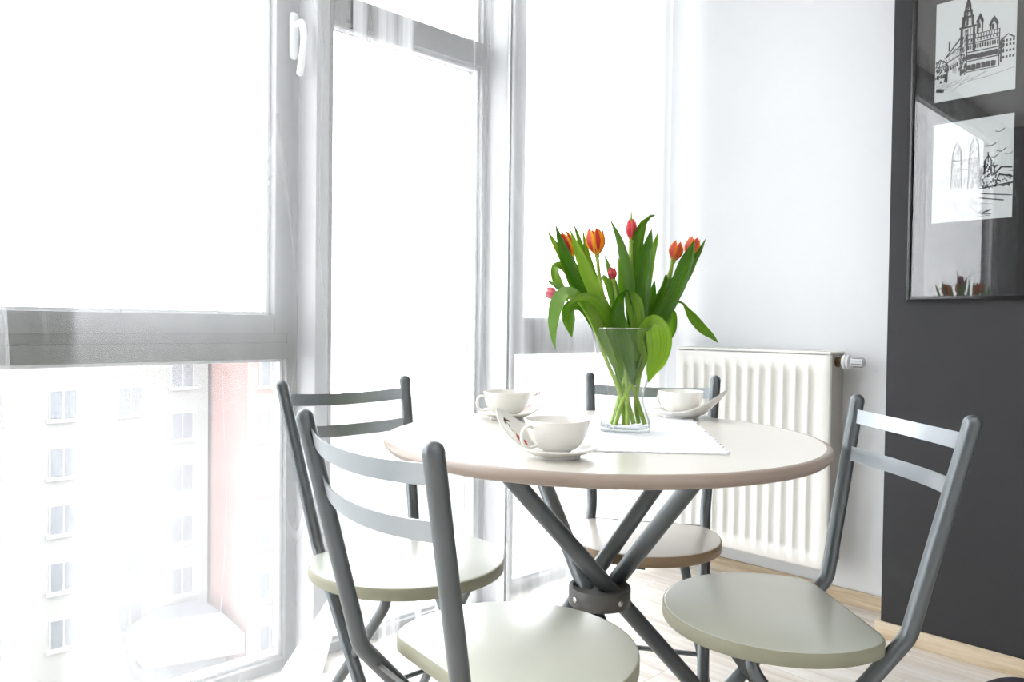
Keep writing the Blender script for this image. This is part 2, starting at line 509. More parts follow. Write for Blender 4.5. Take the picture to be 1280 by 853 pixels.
for k in range(4): bm.faces.new((lo_[k], lo_[(k + 1) % 4], hi_[(k + 1) % 4], hi_[k]))
for v in bm.verts: v.co -= o_
obj('fascia', bm, M['fac_pink'], en, smooth=False)
bm = Bx(13.8, 17.45, 39.2, 41.7, -18, -15.905)
for v in bm.verts: v.co -= o_
obj('entrance_wall', bm, M['fac_pane'], en, smooth=False)
g = obj('ground', Bx(-80, 140, 12, 160, -18.6, -18), M['ground'], smooth=False); struct(g, 'pale paved ground far below the window')

# ------------------------------------------------------------------ sheer curtains


def curtain(label, x0, x1, y0, amp, nf, seed, mat_, shape=None, z0=.012, z1=2.84, nu=260, nv=46):
    rnd = random.Random(seed)
    ph = [rnd.uniform(0, 6.28) for _ in range(5)]
    bm = bmesh.new(); uvl = bm.loops.layers.uv.new('UVMap'); grid = []
    for i in range(nu + 1):
        u = i / nu; row = []
        for j in range(nv + 1):
            v = j / nv
            t = u * nf * 2 * pi
            a = amp * (.55 + .45 * (1 - v))
            y = y0 + a * (sin(t + ph[0] + 1.1 * sin(t * .37 + ph[1])) * .6 + .3 * sin(t * 2.13 + ph[2] + v) + .25 * sin(t * .5 + ph[3] + 1.5 * v))
            x = x0 + (x1 - x0) * u + a * .5 * sin(t * .71 + ph[4])
            z = z0 + (z1 - z0) * v
            if shape: x, y, z = shape(u, v, x, y, z)
            row.append(bm.verts.new((x, y, z)))
        grid.append(row)
    for i in range(nu):
        for j in range(nv):
            f = bm.faces.new((grid[i][j], grid[i + 1][j], grid[i + 1][j + 1], grid[i][j + 1]))
            for l, (a, b) in zip(f.loops, ((i, j), (i + 1, j), (i + 1, j + 1), (i, j + 1))): l[uvl].uv = (a / nu, b / nv)
    me = bpy.data.meshes.new('sheer_curtain'); bm.to_mesh(me); bm.free()
    me.polygons.foreach_set('use_smooth', [True] * len(me.polygons))
    o = link('sheer_curtain', me, None, mat_); tag(o, label, 'curtain'); return o


def sweep_left(u, v, x, y, z):
    k = (1 - v) ** 2
    return x + .10 * k * u, y, z


curtain('sheer white curtain hanging over the far left of the left window', -.55, .305, 1.80, .012, 5, 3,
        sheer_mat('voile_1', .16, .08, 14, 1.3, fac=.05), shape=sweep_left)
curtain('thin sheer white curtain across the left window between the edge curtain and the mullion', .36, 1.165, 1.845, .010, 4, 5,
        sheer_mat('voile_2', .06, .05, 7, 4.1, hem=(.17, .15, .3)))
curtain('sheer white curtain across the tall middle window', 1.17, 1.775, 1.84, .012, 5, 8,
        sheer_mat('voile_3', .17, .4, 7, 7.7, lo=.46, hi=.56))
curtain('sheer white curtain gathered beside the white wall', 1.78, 2.69, 1.838, .014, 8, 11,
        sheer_mat('voile_4', .33, .08, 12, 2.9, hem=(.66, .5, .06)))
curtain('sheer white curtain beyond the left edge of the photo', -3.05, -.57, 1.82, .012, 9, 13,
        sheer_mat('voile_5', .05, .05, 20, 5.9, fac=.03))

# loose corner of the middle curtain, gathered and dragged over the sill in front of the mullion
rows = spline([(430, 716, 2.13, 2), (419, 745, 2.11, 8), (404, 780, 2.08, 15), (388, 815, 2.05, 22), (368, 858, 2.02, 30), (360, 872, 2.0, 34)], 8)
bm = bmesh.new(); uvl = bm.loops.layers.uv.new('UVMap'); gg = []
for i, (x_, y_, d_, h_) in enumerate(rows):
    ring = []
    for k in range(25):
        u = -1 + k / 12
        p = px(x_ + u * h_, y_ + abs(u) * 2, d_ + .012 * sin(u * 7 + i * .12) * min(1, i / 12)); p.z = max(p.z, .004); ring.append(bm.verts.new(p))
    gg.append(ring)
for i in range(len(gg) - 1):
    for k in range(24):
        f = bm.faces.new((gg[i][k], gg[i][k + 1], gg[i + 1][k + 1], gg[i + 1][k]))
        for l, (a, b) in zip(f.loops, ((i, k), (i, k + 1), (i + 1, k + 1), (i + 1, k))): l[uvl].uv = (b / 24, a / len(gg))
o = obj('curtain_tail', bm, sheer_mat('voile_6', .8, .1, 5, 6.6), angle=180)
tag(o, 'gathered white curtain corner dragged to the floor before the left mullion', 'curtain')

# ------------------------------------------------------------------ radiator
RY0, RY1, RZ0, RZ1 = 1.137, 1.766, .137, .903
RX = 2.645
rad = thing('radiator', 'white ribbed panel radiator on the white wall', 'radiator', (2.70, 1.45, .137))
ro = Vector((2.70, 1.45, .137))


def rp(name, bm, m, par=None, **k):
    for v in bm.verts: v.co -= ro
    return obj(name, bm, m, rad if par is None else par, **k)


# front panel: pressed vertical channels
bm = bmesh.new()
nr = 12; my = .035
ys = [RY0, RY0 + .006]; prof = [(RY0, .004), (RY0 + .004, .0), (RY0 + my - .004, 0)]
pitch = (RY1 - RY0 - 2 * my) / nr
for k in range(nr):
    a = RY0 + my + k * pitch
    prof += [(a + .005, .0), (a + .011, .0105), (a + pitch - .011, .0105), (a + pitch - .005, .0)]
prof += [(RY1 - my + .004, 0), (RY1 - .004, 0), (RY1, .004)]
zz = [RZ0, RZ0 + .006, RZ0 + .05, RZ0 + .066, RZ1 - .075, RZ1 - .058, RZ1 - .018, RZ1 - .012]
kf = [0, 0, 0, 1, 1, 0, 0, 0]
g = [[bm.verts.new((RX + (d if k else (d if abs(d - .004) < 1e-6 else 0)) + (.004 if q in (0, 7) else 0), y, z)) for (y, d) in prof]
     for q, (z, k) in enumerate(zip(zz, kf))]
for i in range(len(zz) - 1):
    for j in range(len(prof) - 1): bm.faces.new((g[i][j], g[i][j + 1], g[i + 1][j + 1], g[i + 1][j]))
# back sheet closing the panel
b0 = [bm.verts.new((RX + .014, y, z)) for y, z in ((RY0, zz[0]), (RY1, zz[0]), (RY1, zz[-1]), (RY0, zz[-1]))]
bm.faces.new(b0)
bm.faces.new([g[0][j] for j in range(len(prof))] + [b0[1], b0[0]])
bm.faces.new([g[-1][j] for j in range(len(prof))][::-1] + [b0[3], b0[2]])
bm.faces.new([g[i][0] for i in range(len(zz))][::-1] + [b0[0], b0[3]][::1])
bm.faces.new([g[i][-1] for i in range(len(zz))] + [b0[2], b0[1]])
rp('front_panel', bm, M['radiator'], angle=60)
rp('back_panel', Bx(2.735, 2.75, RY0 + .01, RY1 - .01, RZ0 + .01, RZ1 - .02, bev=.003), M['radiator'])
for y in (RY0 + .004, RY1 - .006):
    rp('side_panel', Bx(RX + .0145, 2.764, y, y + .002, RZ0 + .02, RZ1 - .008), M['rad_side'], smooth=False)
bm = bmesh.new()
box(bm, RX + .001, 2.766, RY0 + .001, RY0 + .012, RZ1 - .008, RZ1, bev=.001)
box(bm, RX + .001, 2.766, RY1 - .012, RY1 - .001, RZ1 - .008, RZ1, bev=.001)
box(bm, RX + .001, RX + .014, RY0 + .012, RY1 - .012, RZ1 - .008, RZ1, bev=.001)
box(bm, 2.752, 2.766, RY0 + .012, RY1 - .012, RZ1 - .008, RZ1, bev=.001)
for k in range(30):
    y = RY0 + .02 + k * (RY1 - RY0 - .04) / 29
    box(bm, RX + .014, 2.752, y - .0025, y + .0025, RZ1 - .007, RZ1 - .001)
rp('top_grille', bm, M['radiator'], smooth=False)
for y in (RY0 + .1, RY1 - .1):
    for z in (RZ0 + .1, RZ1 - .16): rp('wall_bracket', Bx(2.7505, XW, y, y + .03, z, z + .06), M['rad_side'], smooth=False)
# drain plug under the corner
rp('drain_plug', Tb([(2.70, RY0 + .02, RZ0 + .022), (2.70, RY0 + .02, RZ0 + .004)], .008), M['brass'])

vy = RY0 + .004
vl = thing('radiator_valve', 'white thermostatic valve sticking out of the top right end of the radiator', 'valve', (2.70, vy, .868))
vo = Vector((2.70, vy, .868))


def vp(name, pts, m):
    bm = bmesh.new(); tube(bm, [Vector((2.70, vy - d, .868)) for d, r in pts], [r for d, r in pts], n=28)
    for v in bm.verts: v.co -= vo
    return obj(name, bm, m, vl, angle=35)


vp('brass_nut', [(.001, .016), (.003, .019), (.012, .019), (.014, .016), (.024, .014)], M['brass'])
vp('lock_ring', [(.0245, .016), (.026, .024), (.029, .0255), (.036, .0255), (.038, .022), (.039, .022), (.041, .0245), (.048, .0245), (.052, .017)], M['valve'])
kn = vp('valve_head', [(.0525, .014), (.054, .0165), (.092, .0165), (.095, .015), (.0955, .012)], M['valve'])
bm = bmesh.new()
for k in range(10):
    a = k * 2 * pi / 10
    box(bm, -.0012, .0012, -.092, -.058, .0158, .0178)
    for v in bm.verts[-8:]: v.co = Matrix.Rotation(a, 4, 'Y') @ v.co
bm.verts.ensure_lookup_table()
obj('knurl', bm, M['valve_dark'], kn, smooth=False)

# ------------------------------------------------------------------ framed prints on the dark wall
FY0, FY1, FZ0, FZ1 = .523, .861, 1.075, 2.197
fo = Vector((XD, (FY0 + FY1) / 2, FZ0))
pf = thing('picture_frame', 'tall black glossy frame with two pencil prints hanging on the dark wall', 'picture frame', fo)


def fp(name, bm, m, par=None, **k):
    for v in bm.verts: v.co -= fo
    return obj(name, bm, m, pf if par is None else par, **k)


bm = bmesh.new(); t = .011
for q in ((FY0, FY0 + t, FZ0, FZ1), (FY1 - t, FY1, FZ0, FZ1), (FY0 + t, FY1 - t, FZ0, FZ0 + t), (FY0 + t, FY1 - t, FZ1 - t, FZ1)):
    box(bm, XD - .022, XD - .0005, *q, bev=.002)
fp('frame_border', bm, M['black_frame'], angle=30)
fp('backing', Bx(XD - .008, XD - .001, FY0 + t, FY1 - t, FZ0 + t, FZ1 - t), M['black_back'], smooth=False)
fp('glass', Bx(XD - .016, XD - .014, FY0 + t, FY1 - t, FZ0 + t, FZ1 - t), M['pic_glass'], smooth=False)

PX = XD - .0095


def stroke(bm, pts, wd, lay=0):
    """pen stroke on the paper; u grows to the right as seen, v grows up"""
    P = [Vector((0, p[0], p[1])) for p in pts]
    x = PX - .0006 - lay * .0001
    L = []
    for i, p in enumerate(P):
        d = (P[min(i + 1, len(P) - 1)] - P[max(i - 1, 0)]); n = Vector((0, -d.z, d.y)).normalized() * wd * .5
        L.append((p + n, p - n))
    for a, b in zip(L, L[1:]):
        f = [bm.verts.new((x, v.y, v.z)) for v in (a[0], b[0], b[1], a[1])]
        bm.faces.new(f)


def jit(rnd, pts, a): return [(p[0] + rnd.uniform(-a, a), p[1] + rnd.uniform(-a, a)) for p in pts]


def sketch(z0, z1, draw, seed):
    """paper sheet with its drawing; draw(line) uses paper coordinates 0..1 across, 0..1.39 up"""
    y_l, y_r = .7965, .5865; W = y_l - y_r
    pr_ = fp('art_print', Bx(PX - .0004, PX + .0004, y_r, y_l, z0, z1), M['paper'], smooth=False)
    rnd = random.Random(seed); bms = [bmesh.new(), bmesh.new()]

    def line(pts, wd=.008, grey=0, j=.003, rep=1):
        for _ in range(rep):
            stroke(bms[grey], [(y_l - u * W, z0 + v * W) for u, v in jit(rnd, pts, j)], wd * W * (1.5 if grey else 1.7), lay=grey)
    draw(line, rnd)
    fp('ink_drawing', bms[0], M['ink'], pr_, smooth=False)
    if len(bms[1].verts): fp('pencil_shading', bms[1], M['ink_grey'], pr_, smooth=False)
    else: bms[1].free()


def rect(line, u0, u1, v0, v1, wd=.006, grey=0, rep=1):
    line([(u0, v0), (u1, v0), (u1, v1), (u0, v1), (u0, v0)], wd, grey, rep=rep)


def hatch(line, rnd, u0, u1, v0, v1, n, wd=.005, grey=1):
    for _ in range(n):
        a = rnd.uniform(u0, u1); b = rnd.uniform(v0, v1); l = rnd.uniform(.02, .06)
        line([(a, b), (min(a + l * .3, u1), min(b + l, v1))], wd, grey)


def arch(line, u, v, w_, h_, wd=.02, grey=0):
    line([(u, v), (u, v + h_)], wd, grey); line([(u + w_ * .3, v), (u + w_ * .3, v + h_ * .9)], wd, grey)


def town_hall(line, rnd):
    # generic old gabled town building with a tall stepped tower
    x = .41
    for w_, a, b in ((.085, .62, .98), (.062, .98, 1.12), (.045, 1.12, 1.2), (.03, 1.2, 1.27)):
        line([(x - w_, a), (x - w_ * .92, b)], .014, rep=2); line([(x + w_, a), (x + w_ * .92, b)], .014, rep=2)
        line([(x - w_ * 1.25, b), (x + w_ * 1.25, b)], .016, rep=2)
        for k in range(5):
            q = x - w_ + (k + .5) * w_ * .4; line([(q, a + .03), (q, b - .02)], .007, 1 if k % 2 else 0)
        hatch(line, rnd, x - w_, x - w_ * .1, a, b, 26, .008, 0)
    line([(x - .03, 1.27), (x, 1.385)], .012, rep=2); line([(x + .03, 1.27), (x, 1.385)], .012, rep=2); line([(x, 1.27), (x, 1.389)], .02)
    # small towers
    for q, t_, w_ in ((.56, 1.08, .03), (.73, 1.0, .04)):
        line([(q - w_, .86), (q - w_, t_ - .07)], .01, rep=2); line([(q + w_, .86), (q + w_, t_ - .07)], .01, rep=2)
        line([(q - w_ * 1.2, t_ - .07), (q - w_ * .6, t_ - .02), (q, t_ + .04), (q + w_ * .6, t_ - .02), (q + w_ * 1.2, t_ - .07)], .02, rep=2)
        hatch(line, rnd, q - w_, q, .86, t_ - .06, 12, .008, 0)
    # facade
    rect(line, .40, .80, .35, .86, .008, rep=2)
    for v in (.50, .62, .74, .80): line([(.40, v), (.80, v - .0)], .008, rep=2)
    for k in range(13): line([(.42 + k * .03, .66), (.42 + k * .03, .72)], .012)
    for k in range(10): line([(.42 + k * .039, .76), (.42 + k * .039, .79)], .01)
    for k in range(12): line([(.41 + k * .033, .80), (.41 + k * .033, .86)], .006)
    for k in range(7): arch(line, .425 + k * .055, .52, .05, .07, .026)
    for k in range(6): arch(line, .425 + k * .06, .37, .05, .08, .024)
    # left wing in perspective
    line([(.33, .86), (.14, .62)], .01, rep=2); line([(.33, .74), (.12, .60)], .009, rep=2); line([(.33, .62), (.12, .52)], .008, rep=2)
    line([(.33, .32), (.33, .95)], .012, rep=2)
    hatch(line, rnd, .16, .34, .36, .72, 60, .006, 1); hatch(line, rnd, .30, .40, .32, .62, 40, .009, 0)
    line([(.18, .70), (.18, .84)], .012)
    for k in range(5): line([(.17 + k * .03, .42 + k * .012), (.17 + k * .03, .47 + k * .012)], .014)
    # kiosk at the left, houses at the right
    line([(0.01, .55), (.06, .60), (.14, .55), (.17, .48)], .012, rep=2); line([(.16, .48), (.15, .26)], .012, rep=2); line([(.0, .50), (.16, .49)], .008)
    hatch(line, rnd, .0, .15, .26, .58, 40, .008, 0)
    for v in (.44, .36): 
        for k in range(3): line([(.02 + k * .05, v), (.05 + k * .05, v)], .03)
    line([(.82, .70), (.90, .76), (.98, .70)], .01, rep=2); line([(.82, .40), (.82, .70)], .01, rep=2)
    for v in (.44, .52, .6, .66):
        for k in range(4): line([(.85 + k * .04, v), (.85 + k * .04, v + .035)], .014)
    hatch(line, rnd, .80, .85, .5, .72, 24, .01, 0)
    # street
    for k in range(10):
        a = rnd.uniform(.02, .5); line([(a, rnd.uniform(.12, .25)), (a + rnd.uniform(.1, .4), rnd.uniform(.2, .33))], .004, 1)
    line([(.6, .23), (.99, .30)], .005, 1); line([(.02, .17), (.12, .15)], .03, 0)


def church(line, rnd):
    # generic twin-towered church at the end of a street
    for q, t_ in ((.31, 1.12), (.53, 1.18)):
        g_ = 1
        line([(q - .07, .45), (q - .06, .86)], .008, g_, rep=3); line([(q + .07, .45), (q + .06, .86)], .008, g_, rep=3)
        line([(q - .075, .86), (q + .075, .86)], .01, g_, rep=3)
        line([(q - .055, .86), (q - .05, t_ - .14), (q - .02, t_ - .06), (q, t_), (q + .02, t_ - .06), (q + .05, t_ - .14), (q + .055, .86)], .009, g_, rep=3)
        for k in range(4): line([(q - .045 + k * .03, .5), (q - .045 + k * .03, .82)], .005, g_)
        hatch(line, rnd, q - .06, q + .06, .45, t_ - .1, 46, .005, g_)
    line([(.38, .80), (.42, .88), (.46, .80)], .008, 1, rep=2); line([(.37, .72), (.47, .72)], .008, 1, rep=2)
    hatch(line, rnd, .02, .3, .32, .66, 60, .005, 1); hatch(line, rnd, .3, .6, .42, .6, 30, .005, 1)
    # dark trees and spire at the right
    line([(.70, .78), (.70, .93)], .008); line([(.66, .62), (.66, .80), (.70, .88), (.74, .80), (.74, .62)], .012, rep=3)
    line([(.62, .46), (.61, .72)], .016, rep=3)
    for _ in range(90):
        a = rnd.uniform(.60, .80); b = rnd.uniform(.42, .74); line([(a, b), (a + rnd.uniform(-.03, .04), b + rnd.uniform(-.03, .05))], .009, 0)
    line([(.78, .60), (.86, .70), (.99, .68)], .012, rep=2); line([(.80, .48), (.84, .60), (.99, .56)], .012, rep=2)
    for _ in range(30):
        a = rnd.uniform(.72, .97); b = rnd.uniform(.44, .64); line([(a, b), (a + rnd.uniform(0, .06), b + rnd.uniform(-.02, .02))], .007, 0)
    line([(.60, .43), (.99, .47)], .012, rep=2); line([(.62, .36), (.99, .30)], .008, rep=2); line([(.6, .30), (.9, .24)], .008, rep=2)
    for _ in range(16):
        a = rnd.uniform(.58, .74); b = rnd.uniform(.05, .13); line([(a, b), (a + rnd.uniform(.02, .08), b + rnd.uniform(-.02, .02))], .006, 0)
    for _ in range(18):
        a = rnd.uniform(.05, .6); b = rnd.uniform(.06, .36); line([(a, b), (a + rnd.uniform(.05, .25), b - rnd.uniform(.02, .12))], .004, 1)
    for a, b in ((.68, 1.02), (.8, .93), (.78, 1.2), (.9, .88), (.72, .86)):
        line([(a, b), (a + .05, b - .02), (a + .11, b + .02)], .008, 1, rep=2)


sketch(1.6705, 1.966, town_hall, 4)
sketch(1.307, 1.6035, church, 9)

# ------------------------------------------------------------------ table
TX, TY = 1.303, 1.055
tb = thing('round_table', 'round cream table on four crossed grey tube legs', 'table', (TX, TY, 0))
bm = bmesh.new()
lathe(bm, [(0, .7255), (.4425, .7255), (.4425, .7495), (.4515, .75), (.4515, .7501), (.0, .7501)], n=128)
obj('tabletop', bm, M['top'], tb)
bm = bmesh.new()
lathe(bm, [(.443, .7255), (.449, .7250), (.456, .7262), (.459, .7285), (.4595, .7315), (.4605, .7325), (.4635, .733), (.4655, .7355), (.4662, .739), (.4655, .743), (.4625, .7475),
           (.457, .7497), (.4517, .7499), (.443, .749), (.443, .7255)], n=128)
obj('edge_band', bm, M['top_edge'], tb)
legs = [((1.037, 1.112), (1.673, .924)), ((1.285, .773), (1.473, 1.41)), ((1.624, 1.021), (.987, 1.21)), ((1.376, 1.36), (1.187, .724))]
for a, b in legs:
    A = Vector((a[0] - TX, a[1] - TY, .7245)); B = Vector((b[0] - TX, b[1] - TY, .012))
    A.x += .001; B.x += .001; A.y += .010; B.y += .010
    lg = obj('leg', Tb([A, B], .0185, n=28), M['tube'], tb)
    d = (A - B).normalized()
    bm = bmesh.new(); lathe(bm, [(0, 0), (.026, 0), (.028, .004), (.026, .016), (.021, .024), (0, .024)], n=28, c=(B.x, B.y, 0))
    obj('foot_cap', bm, M['collar'], lg)
CZ = .40
bm = bmesh.new()
lathe(bm, [(.058, CZ - .019), (.066, CZ - .019), (.067, CZ - .0175), (.067, CZ + .0175), (.066, CZ + .019), (.058, CZ + .019), (.058, CZ - .019)], n=72)
lathe(bm, [(0, CZ - .012), (.0585, CZ - .012), (.0585, CZ + .012), (0, CZ + .012)], n=72)
cl = obj('collar', bm, M['collar'], tb)
for k in range(4):
    a = R(-101 + 90 * k)
    d = Vector((cos(a), sin(a), 0)); c = d * .066 + Vector((0, 0, CZ))
    obj('screw', Tb([c, c + d * .003, c + d * .004], [.0065, .006, .003], n=20), M['screw'], cl)

# ------------------------------------------------------------------ folding chairs


def seat_outline(r, cut, n=120, cr=.03):
    """circle with its back cut straight, corners eased; +y is the back"""
    pts = []
    for k in range(n):
        a = 2 * pi * k / n
        x, y = r * cos(a), r * sin(a)
        # smooth minimum towards the cut line
        kk = cr
        h = max(0, min(1, .5 + .5 * (cut - y) / kk))
        y2 = cut * (1 - h) + y * h - kk * h * (1 - h)
        pts.append((x, y2))
    return pts


def slab(bm, out, levels):
    """levels: (inset, z) from the bottom up, capped at both ends"""
    rings = []
    n = len(out)
    for ins, z in levels:
        ring = []
        for k in range(n):
            p = Vector(out[k]); a = Vector(out[k - 1]); b = Vector(out[(k + 1) % n]); d = (b - a).normalized(); nn = Vector((d.y, -d.x))
            q = p - nn * ins; ring.append(bm.verts.new((q.x, q.y, z)))
        rings.append(ring)
    for a, b in zip(rings, rings[1:]):
        for k in range(n): bm.faces.new((a[k], a[(k + 1) % n], b[(k + 1) % n], b[k]))
    bm.faces.new(rings[0]); bm.faces.new(rings[-1])


def chair(label, x, y, deg, w_, yt, zt_, yb, zb, yf, rs, wb, seatm, edgem):
    # local frame: +y points to the back of the chair
    t = thing('folding_chair', label, 'chair', (x, y, 0), R(deg) - pi / 2, 'folding chairs around the round table')
    out = seat_outline(rs, .137 * rs / .205)
    bm = bmesh.new(); slab(bm, out, [(.0025, .4345), (.0025, .4585), (.003, .4592), (.006, .46)])
    st = obj('seat', bm, seatm, t, angle=50)
    bm = bmesh.new()
    n = len(out)
    rings = []
    for ins, z in ((.0026, .4345), (.001, .4345), (0, .4355), (0, .4565), (.001, .4585), (.0026, .4587)):
        ring = []
        for k in range(n):
            p = Vector(out[k]); d = (Vector(out[(k + 1) % n]) - Vector(out[k - 1])).normalized(); nn = Vector((d.y, -d.x)); q = p - nn * ins
            ring.append(bm.verts.new((q.x, q.y, z)))
        rings.append(ring)
    for a, b in zip(rings, rings[1:] + rings[:1]):
        for k in range(n): bm.faces.new((a[k], a[(k + 1) % n], b[(k + 1) % n], b[k]))
    obj('edge_band', bm, edgem, st, angle=50)
    r = .0142
    for sd in (-1, 1):
        bend = Vector((sd * wb, yb, zb)); foot = Vector((sd * wb, yf, .012)); top = Vector((sd * w_, yt, zt_)); top -= (top - bend).normalized() * .0105
        p = round_path([top, bend, foot], .06, 8)
        lg = obj('front_leg_and_upright', Tb(p, r, n=28, cap0=False), M['tube'], t)
        d = (top - bend).normalized()
        obj('rounded_cap', Tb([top - d * .001, top + d * .001], r + .0004, n=28, dome1=True), M['tube'], lg)
        obj('foot_cap', Tb([foot + Vector((0, .003, .014)), foot + Vector((0, -.001, -.012))], r + .002, n=20), M['collar'], lg)
    # curved slats: bowed towards the back
    nrm = Vector((0, zt_ - zb, -(yt - yb))).normalized()
    for za, zc in ((.785, .8135), (.7085, .737)):
        zm = (za + zc) / 2; f = (zm - zb) / (zt_ - zb)
        hw = wb + (w_ - wb) * f - .006; yy = yb + (yt - yb) * f
        alo = Vector((0, yt - yb, zt_ - zb)).normalized(); hh = (zc - za) / 2 * 1.02
        bm = bmesh.new(); nn = 28; fr = []
        for k in range(nn + 1):
            u = -1 + 2 * k / nn; c = Vector((u * hw, yy, zm)) + nrm * (.034 * (1 - u * u) - .004)
            tn = Vector((hw, 0, 0)) + nrm * (-.068 * u); no = (nrm - tn * (nrm.dot(tn) / tn.length_squared)).normalized()
            fr.append([bm.verts.new(c + alo * hh * a + no * .0011 * b) for a, b in ((-1, -1), (1, -1), (1, 1), (-1, 1))])
        for a, b in zip(fr, fr[1:]):
            for k in range(4): bm.faces.new((a[k], a[(k + 1) % 4], b[(k + 1) % 4], b[k]))
        bm.faces.new(fr[0]); bm.faces.new(fr[-1])
        obj('back_slat', bm, M['slat'], t, angle=50)
    # rear legs: start flat under the seat, turn down towards the back
    for sd in (-1, 1):
        p = round_path([(sd * .095, .02, .4225), (sd * .108, -.105, .4225), (sd * .164, .196, .012)], .05, 10)
        p = [Vector(q) for q in p]
        lg = obj('rear_leg', Tb(p, .0112, n=24), M['tube'], t)
        obj('foot_cap', Tb([Vector((sd * .1625, .188, .024)), Vector((sd * .164, .197, 0.0))], .0132, n=20), M['collar'], lg)
    f = .12 / .41; yy = .196 - .301 * f; xx = .164 - .056 * f
    obj('rear_crossbar', Tb([(-xx, yy, .125), (xx, yy, .125)], .0062, n=16), M['tube'], t)
    # pivot rod just under the bend
    f = .035 / zb; yp = yb + (yf - yb) * f
    obj('pivot_rod', Tb([(-wb - .004, yp, zb - .037), (wb + .004, yp, zb - .037)], .0042, n=14), M['collar'], t)
    obj('seat_bracket', Bx(-.02, .02, -.155, -.135, .418, .4340), M['collar'], t, smooth=False)
    return t


G, GE, C_, CE = M['seat_green'], M['seat_green_edge'], M['seat_cream'], M['seat_cream_edge']
chair('grey tube folding chair nearest the viewer at the left front of the table', .876, .890, -187.76, .205, .276, .839, .194, .451, -.192, .206, .159, G, GE)
chair('grey tube folding chair farther back at the left, by the window mullion', 1.041, 1.397, 87.37, .174, .279, .841, .170, .470, -.180, .218, .134, G, GE)
chair('grey tube folding chair behind the table in front of the radiator', 1.588, 1.152, 31.69, .177, .272, .844, .199, .483, -.193, .195, .155, C_, CE)
chair('grey tube folding chair with sage seat at the right, before the dark wall', 1.360, .681, -41.2, .190, .250, .840, .172, .463, -.232, .206, .150, G, GE)

# ------------------------------------------------------------------ table runner
ZT = .7502
mu = Vector((.765, .644, 0)).normalized(); mv = Vector((-.66, .752, 0)).normalized()
P0 = Vector((1.270, .727, 0))
bm = bmesh.new(); nu_, nv_ = 120, 56; LU, LV = .56, .27; gt = []; gb = []
for i in range(nu_ + 1):
    ra, rb = [], []
    for j in range(nv_ + 1):
        u = i / nu_; v = j / nv_
        wob = .0035 * sin(i * .9) * (1 if j == 0 else 0) + .0012 * sin(i * 2.3) * (1 if j == 0 else 0)
        wo2 = .0018 * sin(j * 1.7) * (1 if i in (0, nu_) else 0)
        p = P0 + mu * (u * LU + wo2) + mv * (v * LV + wob)
        z = .0016 + .0011 * math.exp(-((u - .30) / .014) ** 2) + .0011 * math.exp(-((u - .62) / .014) ** 2) + .0004 * sin(u * 130)
        ra.append(bm.verts.new((p.x, p.y, ZT + z + .0010))); rb.append(bm.verts.new((p.x, p.y, ZT + .0003)))
    gt.append(ra); gb.append(rb)
for i in range(nu_):
    for j in range(nv_):
        bm.faces.new((gt[i][j], gt[i + 1][j], gt[i + 1][j + 1], gt[i][j + 1])); bm.faces.new((gb[i][j], gb[i][j + 1], gb[i + 1][j + 1], gb[i + 1][j]))
    for j in (0, nv_): bm.faces.new((gt[i][j], gt[i + 1][j], gb[i + 1][j], gb[i][j]))
for j in range(nv_):
    for i in (0, nu_): bm.faces.new((gt[i][j], gt[i][j + 1], gb[i][j + 1], gb[i][j]))
cloth = mat('runner_cotton', s(240, 241, 246), .85, bump=.5, bscale=500)
tag(obj('table_runner', bm, cloth), 'white woven table runner under the vase', 'table runner')

# ------------------------------------------------------------------ cups and saucers
# saucer decoration: red poppy with a bud, laid out in the wing's own UV
dec = bpy.data.materials.new('painted_china'); dec.use_nodes = True; nt = dec.node_tree
bs = nt.nodes['Principled BSDF']; bs.inputs['Roughness'].default_value = .18; bs.inputs['Coat Weight'].default_value = .4
uvn = nd(nt, 'ShaderNodeUVMap'); nz = nd(nt, 'ShaderNodeTexNoise'); nz.inputs['Scale'].default_value = 14; nt.links.new(uvn.outputs[0], nz.inputs['Vector'])
mxv = nd(nt, 'ShaderNodeMix', data_type='RGBA', blend_type='LINEAR_LIGHT'); mxv.inputs['Factor'].default_value = .05
nt.links.new(uvn.outputs[0], mxv.inputs['A']); nt.links.new(nz.outputs['Color'], mxv.inputs['B'])


def spot(prev, u, v, su, sv, rot, c):
    mp = nd(nt, 'ShaderNodeMapping'); mp.vector_type = 'TEXTURE'
    mp.inputs['Location'].default_value = (u, v, 0); mp.inputs['Rotation'].default_value = (0, 0, rot); mp.inputs['Scale'].default_value = (su, sv, 1)
    nt.links.new(mxv.outputs['Result'], mp.inputs['Vector'])
    sx = nd(nt, 'ShaderNodeSeparateXYZ'); nt.links.new(mp.outputs[0], sx.inputs[0])
    d = math_node(nt, 'SQRT', math_node(nt, 'ADD', math_node(nt, 'POWER', sx.outputs[0], 2), math_node(nt, 'POWER', sx.outputs[1], 2)))
    f = ramp(nt, d, [(.85, (1, 1, 1, 1)), (1, (0, 0, 0, 1))])
    m_ = nd(nt, 'ShaderNodeMix', data_type='RGBA'); nt.links.new(f, m_.inputs['Factor'])
    if isinstance(prev, tuple): m_.inputs['A'].default_value = prev
    else: nt.links.new(prev, m_.inputs['A'])
    m_.inputs['B'].default_value = c; return m_.outputs['Result']


c_ = s(236, 234, 228)
c_ = spot(c_, .5, .72, .007, .2, 0, s(120, 96, 84))
c_ = spot(c_, .50, .57, .075, .11, .3, s(214, 96, 84))
c_ = spot(c_, .55, .52, .05, .05, 0, s(196, 70, 66))
c_ = spot(c_, .50, .63, .02, .025, 0, s(110, 60, 50))
c_ = spot(c_, .50, .86, .035, .03, 0, s(96, 74, 62))
nt.links.new(c_, bs.inputs['Base Color'])


